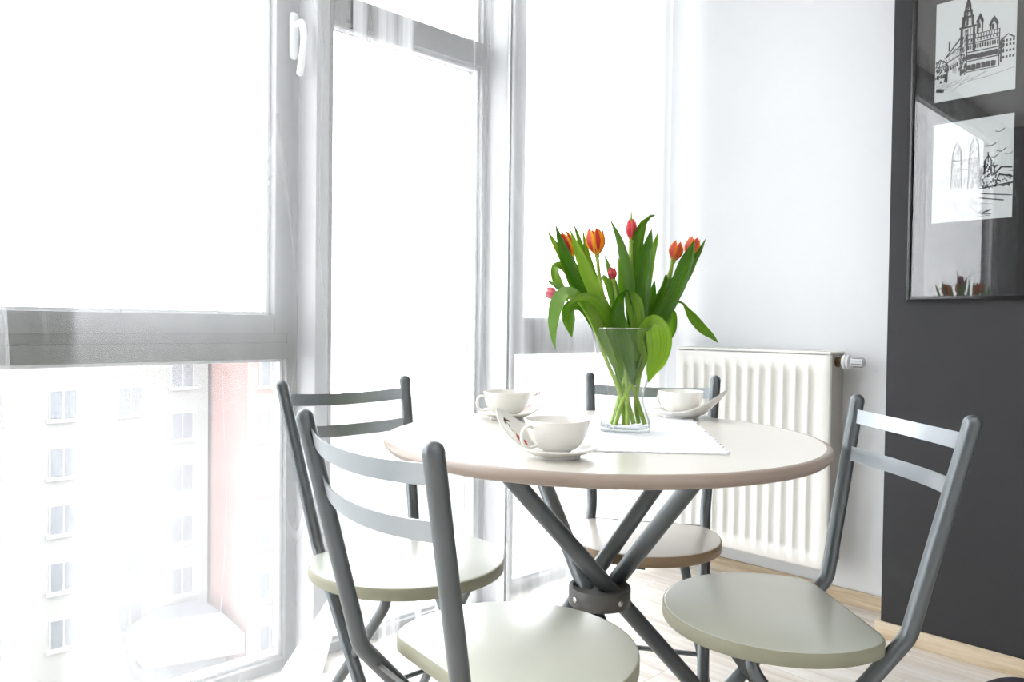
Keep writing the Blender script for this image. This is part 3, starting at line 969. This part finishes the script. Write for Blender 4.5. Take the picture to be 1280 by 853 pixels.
def saucer(label, loc, ang):
    """dish whose rim sweeps up on one side into a tall pointed wing"""
    t = thing('saucer', label, 'saucer', (loc[0], loc[1], ZT + .0002 + loc[2]), ang, 'winged saucers under the cups')
    bm = bmesh.new(); uvl = bm.loops.layers.uv.new('UVMap'); n, m = 120, 26

    def surf(th, q, off):
        wing = math.exp(-(abs(th) / .56) ** 1.45)
        rr_ = .072 + .050 * wing
        r_ = rr_ * q
        z = .006 + .012 * max(0, (q - .45) / .55) ** 1.6
        z += wing * .060 * max(0, (r_ - .045) / (rr_ - .045)) ** 1.35 if rr_ > .045 else 0
        return Vector((r_ * cos(th), r_ * sin(th), z + off))
    top_, bot_ = [], []
    for k in range(n):
        th = -pi + 2 * pi * k / n
        top_.append([bm.verts.new(surf(th, .02 + .98 * j / m, .0012)) for j in range(m + 1)])
        bot_.append([bm.verts.new(surf(th, .02 + .98 * j / m, -.0022)) for j in range(m + 1)])
    for k in range(n):
        k2 = (k + 1) % n
        for j in range(m):
            f = bm.faces.new((top_[k][j], top_[k2][j], top_[k2][j + 1], top_[k][j + 1])); f.material_index = 1
            for l, (a, b) in zip(f.loops, ((k, j), (k + 1, j), (k + 1, j + 1), (k, j + 1))): l[uvl].uv = ((a / n - .5) * 2.6 + .5, b / m)
            bm.faces.new((bot_[k][j], bot_[k][j + 1], bot_[k2][j + 1], bot_[k2][j]))
        bm.faces.new((top_[k][m], top_[k2][m], bot_[k2][m], bot_[k][m]))
    bm.faces.new([top_[k][0] for k in range(n)]); bm.faces.new([bot_[k][0] for k in range(n)][::-1])
    obj('dish', bm, [M['china'], dec], t, angle=60)
    bm = bmesh.new(); lathe(bm, [(.036, .0055), (.043, .0055), (.0425, 0), (.0385, 0), (.036, .0055)], n=64)
    obj('foot_ring', bm, M['china'], t)
    return t


def cup(label, loc, ang):
    t = thing('cup', label, 'cup', (loc[0], loc[1], ZT + .0078 + loc[2]), ang, 'white china cups')
    bm = bmesh.new()
    outp = [(0, .0025), (.020, .0025), (.0215, 0), (.0245, 0), (.0265, .003), (.037, .010), (.0465, .021), (.0525, .034), (.0562, .048), (.0578, .0585)]
    inn = [(.0566, .0595), (.0552, .0585), (.0535, .048), (.0498, .035), (.0438, .0235), (.0345, .0135), (.020, .0075), (0, .0065)]
    P = spline(outp[3:], 4); lathe(bm, outp[:3] + P + inn, n=96)
    obj('bowl', bm, M['china'], t, angle=50)
    bm = bmesh.new()
    hp = spline([(.0548, 0, .0475), (.0635, 0, .0505), (.0735, 0, .0445), (.0775, 0, .033), (.0735, 0, .0205), (.062, 0, .0135), (.0425, 0, .0155)], 6)
    tube(bm, hp, [.0026] * len(hp), n=14)
    for v in bm.verts: v.co.y *= 1.6
    obj('handle', bm, M['china'], t)
    return t


def vang(v): return math.atan2(v.y, v.x)


c1 = Vector((1.015, .924, 0)); c2 = Vector((1.328, 1.379, 0)); c3 = Vector((1.69, 1.112, 0))
saucer('winged white saucer with a red poppy under the nearest cup', (c1.x, c1.y, 0), vang(Vector((-.038, .116, 0))))
saucer('winged white saucer under the cup at the left rear of the table', (c2.x, c2.y, 0), vang(RIGHT * .085 + FWD * .07))
saucer('winged white saucer under the cup to the right of the vase', (c3.x, c3.y, .0018), vang(RIGHT * .9 - FWD * .6))
cup('white china cup nearest the viewer on its saucer', (c1.x, c1.y, 0), vang(-RIGHT * .82 - FWD * .57))
cup('white china cup at the left rear of the table', (c2.x, c2.y, 0), vang(-RIGHT * .95 - FWD * .3))
cup('white china cup to the right of the vase', (c3.x, c3.y, .0018), vang(-RIGHT * .6 + FWD * .8))

# ------------------------------------------------------------------ vase
VX, VY = 1.352, 1.030
VD = (Vector((VX, VY, .86)) - Vector((0, 0, H))).dot(FWD)      # distance of the vase axis
ZV = ZT + .0036
va = thing('glass_vase', 'clear waisted glass vase holding the tulips', 'vase', (VX, VY, ZV))
vprof = [(.054, .004), (.0555, .012), (.052, .028), (.045, .048), (.0405, .066), (.0395, .078), (.042, .094), (.0505, .118), (.0595, .146), (.067, .178), (.0735, .207), (.0765, .2245)]
vo_ = spline(vprof, 5)
bm = bmesh.new()
lathe(bm, [(0, 0), (.048, 0), (.0535, .0012)] + vo_ + [(r - .0022, z + .0004) for r, z in vo_[::-1][:-4]] + [(.050, .0105), (.03, .0085), (0, .008)], n=96)
vg = bpy.data.materials.new('clear_glass'); vg.use_nodes = True; nt = vg.node_tree
nt.nodes.remove(nt.nodes['Principled BSDF']); out = nt.nodes['Material Output']
tr = nd(nt, 'ShaderNodeBsdfTransparent'); tr.inputs[0].default_value = (.985, .99, .99, 1)
lw = nd(nt, 'ShaderNodeLayerWeight'); lw.inputs[0].default_value = .5
tcol = ramp(nt, lw.outputs['Facing'], [(0, (.99, .995, .995, 1)), (.66, (.97, .975, .975, 1)), (.93, (.4, .46, .47, 1))])
nt.links.new(tcol, tr.inputs[0])
gl = nd(nt, 'ShaderNodeBsdfGlossy'); gl.inputs['Roughness'].default_value = .015
mx = nd(nt, 'ShaderNodeMixShader'); nt.links.new(schlick(nt, .03), mx.inputs[0]); nt.links.new(tr.outputs[0], mx.inputs[1]); nt.links.new(gl.outputs[0], mx.inputs[2])
nt.links.new(mx.outputs[0], out.inputs[0])
obj('vase_body', bm, vg, va, angle=60)
bm = bmesh.new()
tube(bm, [(cos(2 * pi * k / 96) * .0757, sin(2 * pi * k / 96) * .0757, .2252) for k in range(97)], .0012, n=8, cap0=False, cap1=False)
obj('rim', bm, thin_glass('rim_glass', extra=.3), va)

# ------------------------------------------------------------------ tulips
lm = []
for nm, up_, dn_ in (('tulip_leaf', (s(62, 118, 14), s(162, 200, 62)), None), ('tulip_leaf_underside', (s(126, 172, 78), s(164, 200, 118)), None)):
    m_ = bpy.data.materials.new(nm); m_.use_nodes = True; nt = m_.node_tree; b = nt.nodes['Principled BSDF']
    b.inputs['Roughness'].default_value = .3
    uvn = nd(nt, 'ShaderNodeUVMap'); mp = nd(nt, 'ShaderNodeMapping'); mp.inputs['Scale'].default_value = (14, 1.2, 1)
    nt.links.new(uvn.outputs[0], mp.inputs[0]); nz = nd(nt, 'ShaderNodeTexNoise'); nz.inputs['Scale'].default_value = 2; nz.inputs['Detail'].default_value = 5
    nt.links.new(mp.outputs[0], nz.inputs['Vector'])
    oi = nd(nt, 'ShaderNodeObjectInfo')
    f = math_node(nt, 'ADD', math_node(nt, 'MULTIPLY', nz.outputs['Fac'], .75), math_node(nt, 'MULTIPLY', oi.outputs['Random'], .6), clamp=True)
    col = ramp(nt, f, [(.3, up_[0]), (1, up_[1])]); nt.links.new(col, b.inputs['Base Color'])
    tl = nd(nt, 'ShaderNodeBsdfTranslucent'); nt.links.new(col, tl.inputs[0])
    mx = nd(nt, 'ShaderNodeMixShader'); mx.inputs[0].default_value = .5
    nt.links.new(b.outputs[0], mx.inputs[1]); nt.links.new(tl.outputs[0], mx.inputs[2]); nt.links.new(mx.outputs[0], nt.nodes['Material Output'].inputs[0])
    lm.append(m_)


def petal_mat(name, base, mid, edge, heart):
    m_ = bpy.data.materials.new(name); m_.use_nodes = True; nt = m_.node_tree; b = nt.nodes['Principled BSDF']
    b.inputs['Roughness'].default_value = .4
    uvn = nd(nt, 'ShaderNodeUVMap'); sp = nd(nt, 'ShaderNodeSeparateXYZ'); nt.links.new(uvn.outputs[0], sp.inputs[0])
    nz = nd(nt, 'ShaderNodeTexNoise'); nz.inputs['Scale'].default_value = 3; mp = nd(nt, 'ShaderNodeMapping'); mp.inputs['Scale'].default_value = (8, 1, 1)
    nt.links.new(uvn.outputs[0], mp.inputs[0]); nt.links.new(mp.outputs[0], nz.inputs['Vector'])
    a = math_node(nt, 'ABSOLUTE', math_node(nt, 'SUBTRACT', sp.outputs[0], .5))
    a = math_node(nt, 'ADD', math_node(nt, 'MULTIPLY', a, 2), math_node(nt, 'MULTIPLY', math_node(nt, 'SUBTRACT', nz.outputs['Fac'], .5), .5))
    c1_ = ramp(nt, a, [(.2, mid), (.38, mid), (.72, edge)])
    v_ = math_node(nt, 'ADD', sp.outputs[1], math_node(nt, 'MULTIPLY', math_node(nt, 'SUBTRACT', nz.outputs['Fac'], .5), .2))
    fb = ramp(nt, v_, [(.05, (1, 1, 1, 1)), (.2, (0, 0, 0, 1))])
    m1 = nd(nt, 'ShaderNodeMix', data_type='RGBA'); nt.links.new(fb, m1.inputs['Factor']); nt.links.new(c1_, m1.inputs['A']); m1.inputs['B'].default_value = heart
    nt.links.new(m1.outputs['Result'], b.inputs['Base Color'])
    tl = nd(nt, 'ShaderNodeBsdfTranslucent'); nt.links.new(m1.outputs['Result'], tl.inputs[0])
    mx = nd(nt, 'ShaderNodeMixShader'); mx.inputs[0].default_value = .35
    nt.links.new(b.outputs[0], mx.inputs[1]); nt.links.new(tl.outputs[0], mx.inputs[2]); nt.links.new(mx.outputs[0], nt.nodes['Material Output'].inputs[0])
    return m_


PM = dict(flame=petal_mat('petal_red_yellow', 0, s(214, 52, 34), s(252, 182, 20), s(246, 190, 70)),
          coral=petal_mat('petal_coral', 0, s(226, 92, 68), s(240, 140, 40), s(236, 200, 110)),
          pink=petal_mat('petal_pink', 0, s(226, 66, 84), s(240, 110, 110), s(232, 190, 110)),
          pale=petal_mat('petal_pale_pink', 0, s(236, 128, 150), s(244, 160, 172), s(220, 210, 140)))


def leaf(parent, org, pts, flip=False, bend=.5):
    """pts: (px, py, offset behind the vase axis in m, half width in px[, turn in degrees])"""
    P = []
    p = pts[0]
    if p[1] > 395 and p[3] >= 4: pts = [(p[0] * .45 + 786 * .55, p[1] + 32, p[2] * .5, 2.0), (p[0] * .8 + 786 * .2, p[1] + 14, p[2] * .8, p[3] * .5)] + [(p[0], p[1], p[2], p[3] * .75)] + list(pts[1:])
    for p in pts:
        d = VD + p[2]; q = px(p[0], p[1], d); P.append((q.x, q.y, q.z, max(p[3] * .9, .25) * d / 963.4, p[4] if len(p) > 4 else 0))
    C = spline(P, 7); n = len(C)
    bm = bmesh.new(); uvl = bm.loops.layers.uv.new('UVMap')
    U = (-1, -.72, -.4, 0, .4, .72, 1); top_, bot_ = [], []
    side = None
    for i, c in enumerate(C):
        p = Vector(c[:3]); t = (Vector(C[min(i + 1, n - 1)][:3]) - Vector(C[max(i - 1, 0)][:3])).normalized()
        view = (p - Vector((0, 0, H))).normalized()
        b = t.cross(view)
        if b.length < .15 and side is not None: b = side - t * side.dot(t)
        b.normalize()
        if side is not None and b.dot(side) < 0: b = -b
        if side is not None: b = (b + side * .6); b = (b - t * b.dot(t)).normalized()
        side = b.copy()
        nn = b.cross(t).normalized()
        if nn.dot(view) > 0: nn = -nn
        a = R(c[4]); b2 = b * cos(a) + nn * sin(a); n2 = nn * cos(a) - b * sin(a)
        hw = max(c[3], .0003)
        ra, rb = [], []
        for u in U:
            q = p + b2 * (u * hw) + n2 * (hw * bend * (u * u - .3)) + n2 * (.0006 * sin(i * .8 + u * 3))
            q -= org
            ra.append(bm.verts.new(q + n2 * .00035)); rb.append(bm.verts.new(q - n2 * .00035))
        top_.append(ra); bot_.append(rb)
        m = len(U)
    fl_ = 0 if flip is True else flip
    for i in range(n - 1):
        ti, bi = (1, 0) if (flip is not False and i / n >= fl_) else (0, 1)
        for j in range(m - 1):
            f = bm.faces.new((top_[i][j], top_[i][j + 1], top_[i + 1][j + 1], top_[i + 1][j])); f.material_index = ti
            for l, (a, b) in zip(f.loops, ((i, j), (i, j + 1), (i + 1, j + 1), (i + 1, j))): l[uvl].uv = (b / (m - 1), a / n)
            f = bm.faces.new((bot_[i][j], bot_[i + 1][j], bot_[i + 1][j + 1], bot_[i][j + 1])); f.material_index = bi
            for l, (a, b) in zip(f.loops, ((i, j), (i + 1, j), (i + 1, j + 1), (i, j + 1))): l[uvl].uv = (b / (m - 1), a / n)
        for j in (0, m - 1): bm.faces.new((top_[i][j], top_[i + 1][j], bot_[i + 1][j], bot_[i][j]))
    for i in (0, n - 1):
        bm.faces.new(top_[i] + bot_[i][::-1])
    return obj('leaf', bm, lm, parent, angle=70)


def blossom(parent, org, base, axis, h_, r_, pm, openness=.0, spin=0):
    ax = axis.normalized(); u0 = ax.orthogonal().normalized(); v0 = ax.cross(u0)
    bm = bmesh.new()
    tube(bm, [base - org - ax * .002, base - org + ax * .003, base - org + ax * .006], [.0052, .006, .003], n=16)
    rec = obj('blossom', bm, M['stem'], parent)
    for k in range(6):
        outer = k % 2 == 0
        c = spin + k * pi / 3
        bm = bmesh.new(); uvl = bm.loops.layers.uv.new('UVMap'); nu, nv = 10, 16; g1, g2 = [], []
        for j in range(nv + 1):
            v = j / nv
            rad = r_ * (math.sin(min(1, v * 1.75) * pi / 2) ** .7) * (1 - .42 * max(0, (v - .45) / .55) ** 1.4 * (1 - openness)) * (1.0 if outer else .88)
            wid = (.98 if outer else .9) * (1 - max(0, (v - .55) / .45) ** 2.4) * (.55 + .45 * min(1, v * 3))
            row1, row2 = [], []
            for i in range(nu + 1):
                u = -1 + 2 * i / nu
                a = c + u * wid * .62
                hh = h_ * (v ** .92) * (1.0 if outer else 1.0)
                rr = rad * (1 + .05 * u * u) + .0004 * (k % 3)
                p = base + ax * (hh + .001) + (u0 * cos(a) + v0 * sin(a)) * rr - org
                no = (u0 * cos(a) + v0 * sin(a))
                row1.append(bm.verts.new(p + no * .0004)); row2.append(bm.verts.new(p - no * .0004))
            g1.append(row1); g2.append(row2)
        for j in range(nv):
            for i in range(nu):
                for gg in (g1, g2):
                    f = bm.faces.new((gg[j][i], gg[j][i + 1], gg[j + 1][i + 1], gg[j + 1][i]))
                    for l, (a, b) in zip(f.loops, ((j, i), (j, i + 1), (j + 1, i + 1), (j + 1, i))): l[uvl].uv = (b / nu, a / nv)
        obj('petal', bm, PM[pm], rec, angle=80)
    return rec


def make_tulip(label, stem, head, leaves):
    P = [px(x, y, VD + d) for x, y, d in stem]
    P[0].z = max(P[0].z, ZV + .016)
    t = thing('tulip', label, 'tulip', tuple(P[0]), 0, 'tulips in the vase')
    org = P[0].copy()

    sp_ = [Vector(q) for q in spline([tuple(q) for q in P], 7)]
    n = len(sp_)
    rad = [.0052 - .0014 * i / (n - 1) for i in range(n)]
    obj('stem', Tb([q - org for q in sp_], rad, n=14), M['stem'], t)
    ax = sp_[-1] - sp_[-3]
    hp, rp_, pm, op, spn = head
    sc = (VD + stem[-1][2]) / 963.4
    blossom(t, org, sp_[-1], ax, hp * sc, rp_ * sc, pm, op, spn)
    for pts, kw in leaves: leaf(t, org, pts, **kw)
    return t


D = lambda pts, **k: (pts, k)
make_tulip('tallest open red tulip with yellow petal edges, left of centre',
    [(806, 536, .0), (796, 500, .004), (779, 445, .0), (760, 395, -.02), (750, 350, -.03), (746.5, 321, -.03)], (35, 12, 'flame', .35, .2), [
    D([(781, 470, .0, 4), (771, 430, -.01, 8), (757, 392, -.03, 9.5), (738, 352, -.045, 9.5), (724, 318, -.05, 6.5), (712.5, 287, -.05, .3)]),
    D([(770, 440, .0, 5), (758, 400, .0, 7), (742, 345, .0, 5), (734, 318, .0, 4), (728, 285, .0, .3)]),
    D([(776, 440, -.02, 6), (764, 408, -.04, 9, 20), (754, 385, -.055, 10, 30), (737, 373, -.065, 8, 40), (720, 374, -.07, 4, 30), (707, 386, -.07, .4)], bend=.2),
    ])
make_tulip('red tulip with yellow edges half hidden behind a pointed leaf at the upper left',
    [(792, 536, .012), (778, 480, .012), (762, 430, .012), (740, 385, .01), (724, 345, .0), (716, 325, .0)], (36, 10.5, 'flame', .1, .9), [
    D([(768, 450, .01, 4), (752, 410, .0, 8), (735, 375, -.01, 10), (716, 340, -.02, 10), (704, 312, -.02, 7), (694.5, 281, -.02, .3)]),
    D([(745, 400, .02, 5), (722, 365, .03, 7), (704, 325, .03, 5), (693, 304, .03, 3.5), (684, 289, .03, .3)]),
    D([(740, 385, .02, 4), (733, 345, .03, 5), (727, 312, .03, 4), (722, 294, .03, 2.5), (717, 280, .03, .3)]),
    D([(752, 408, -.0, 6), (738, 372, .02, 8), (722, 352, .02, 9), (706, 335, .02, 7, 30), (694, 334, .02, 6, 40), (697, 352, .02, 7, 20), (706, 368, .02, 4), (711, 380, .02, .3)], bend=.25),
    ])
make_tulip('tall closed pink tulip standing highest behind a curled dark leaf',
    [(764, 537, .01), (772, 505, .0), (783, 465, -.005), (791, 425, .0), (791, 370, .01), (789, 330, .015), (789, 303, .015)], (29, 7, 'pink', .0, .5), [
    D([(792, 450, .02, 5), (797, 405, .03, 9), (795, 360, .03, 10.5), (795, 320, .02, 9.5), (798, 296, .01, 8, 10), (804, 279, 0, 6, 40), (812, 271, -.01, 3.5, 60), (819.5, 269, -.02, .3)], bend=.3),
    D([(791, 440, -.01, 5), (790, 395, .0, 8), (787, 360, .0, 8.5), (782, 330, .0, 7.5), (774, 300, .0, 4.5), (762, 273, .0, .3)], flip=True),
    D([(789, 350, .03, 4), (790, 310, .03, 4.5), (789.5, 285, .03, 2.5), (789, 262.5, .03, .3)]),
    D([(796, 450, -.03, 5), (800, 408, -.035, 9), (803, 365, -.03, 10), (807, 325, -.025, 8.5), (811, 303, -.02, 5.5), (814.5, 287, -.02, .3)]),
    D([(800, 430, .0, 5), (806, 370, .0, 7), (814, 325, .01, 5), (819, 305, .01, 3.5), (823, 290, .01, .3)]),
    ])
make_tulip('orange-red tulip leaning right, the nearer of the two on the right',
    [(769, 538, -.012), (777, 505, -.015), (789, 480, -.015), (803, 445, -.01), (817, 398, .0), (832, 358, .0), (841, 328, .0)], (26, 9, 'coral', .1, .3), [
    D([(800, 450, .0, 5), (810, 412, -.01, 9), (821, 385, -.01, 9.5), (832, 360, -.01, 7, 10), (835, 345, .0, 4), (829, 362, .01, .4)], bend=.5),
    D([(812, 420, .03, 5), (828, 400, .03, 8), (838, 380, .03, 6), (836, 360, .03, 3), (834, 350, .03, .4)]),
    D([(806, 430, .02, 6), (808, 400, .02, 9), (815, 372, .02, 6), (818, 352, .02, 1)], ),
    D([(838, 345, .01, 2.5), (842, 318, .015, 2), (845, 300, .015, .3)]),
    D([(806, 448, -.03, 5), (800, 425, -.05, 6, 30), (805, 409, -.065, 9, 45), (818, 405, -.078, 15, 25), (824, 425, -.085, 17.5), (822, 447, -.085, 14), (815, 463, -.083, 8.5), (810.5, 478.5, -.08, .3)], bend=.18),
    ])
make_tulip('orange-red tulip at the far right behind a split green leaf',
    [(798, 536, .022), (795, 500, .015), (803, 455, .01), (819, 408, .01), (843, 362, .012), (859, 324, .012)], (28, 9.5, 'coral', .2, 1.2), [
    D([(806, 445, -.02, 5), (818, 410, -.025, 9), (834, 383, -.03, 10), (848, 355, -.03, 11), (857, 330, -.03, 9.5), (863, 315, -.03, 6), (868, 300, -.03, .3)]),
    D([(840, 375, .0, 5), (858, 345, .0, 6), (868, 325, .0, 4.5), (875, 313, .0, 3), (882, 299, .0, .3)]),
    D([(810, 430, .0, 5), (822, 400, -.01, 9), (837, 383, -.02, 8, 20), (847, 377, -.03, 4, 60), (855, 381, -.035, 2.5, 50), (866, 397, -.04, 6.5, 10), (878, 411, -.045, 6.5), (889, 420, -.045, 4), (898, 429, -.045, .3)], bend=.2),
    D([(806, 450, .03, 4), (826, 410, .04, 6), (838, 392, .04, 7), (840, 412, .04, 6), (833, 432, .04, 1)]),
    ])
make_tulip('small red tulip bud low in the middle between leaves',
    [(784, 540, -.02), (784, 495, -.015), (781, 445, -.01), (776, 400, .0), (770, 372, .0), (767, 352, .0)], (18, 5, 'pink', .0, 0), [
    D([(780, 430, .01, 5), (775, 395, .01, 7), (768, 360, .0, 5.5), (761, 335, .0, 3.5), (755.5, 318, .0, .3)], flip=True),
    D([(778, 420, .02, 4), (776, 380, .02, 5), (776, 345, .02, 3.5), (772.5, 320, .02, .3)]),
    D([(784, 415, .02, 4), (772, 396, .02, 5), (764, 368, .015, 6, 20), (756, 350, .01, 5, 40), (752, 347, .01, 3)], flip=True),
    D([(791, 480, -.02, 2), (788, 460, -.03, 6), (783, 435, -.045, 10), (775, 408, -.055, 11), (770, 388, -.06, 9, 30), (776, 370, -.06, 6, 50), (784, 364, -.062, 4, 60), (787, 380, -.055, 5, 40), (790, 405, -.045, 5)], bend=.3),
    D([(796, 450, -.03, 4), (797, 420, -.045, 8), (796, 395, -.055, 11), (791, 376, -.06, 11), (783, 364, -.062, 3, 20)], bend=.3),
    ])
make_tulip('pale pink tulip bud drooping at the far left of the bunch',
    [(780, 538, -.0), (776, 495, -.012), (757, 448, -.02), (743, 410, -.02), (727, 382, -.02), (709, 371, -.02), (697, 368, -.02)], (15, 7, 'pale', .1, .4), [
    D([(768, 455, -.02, 5), (752, 418, -.03, 7), (738, 388, -.045, 7), (722, 369, -.055, 6, 30), (707, 365, -.065, 9, 40), (697, 378, -.07, 10, 10), (692, 398, -.072, 8), (691.5, 418, -.072, 4.5), (694.5, 438, -.07, .3)], flip=.5, bend=.2),
    D([(760, 440, .0, 5), (745, 408, -.01, 7), (728, 383, -.02, 8), (712, 384, -.03, 8), (711, 400, -.035, 9), (715, 422.5, -.035, .3)]),
    D([(722, 372, -.01, 2), (710, 366, -.02, 5), (697, 358, -.02, 4), (683, 350.5, -.02, .3)], flip=True),
    D([(706, 374, -.02, 2), (692, 371, -.02, 2), (682, 368, -.02, .3)], flip=True),
    D([(762, 425, .01, 6), (750, 395, .01, 9), (740, 368, .01, 9), (728, 352, .01, 7, 20), (724, 358, .01, 4, 30)]),
    D([(770, 430, -.0, 7), (756, 402, .0, 10), (748, 384, .01, 9), (742, 372, .01, 2)]),
    ])

# ------------------------------------------------------------------ dark domed bin at the lower right corner
bn = thing('waste_bin', 'black bin with a domed lid at the bottom right corner, almost out of the photo', 'bin', (1.742, .348, 0))
bm = bmesh.new(); lathe(bm, [(0, 0), (.078, 0), (.082, .004), (.098, .228), (.0985, .232), (.093, .232), (.076, .01), (0, .01)], n=56)
obj('body', bm, M['black_cloth'], bn)
bm = bmesh.new(); lathe(bm, [(0, .2325), (.100, .2325), (.1015, .236), (.1, .243)] + [(.099 * cos(a * pi / 2 / 10), .243 + .062 * sin(a * pi / 2 / 10)) for a in range(1, 10)] + [(0, .305)], n=56)
obj('lid', bm, M['black_cloth'], bn)
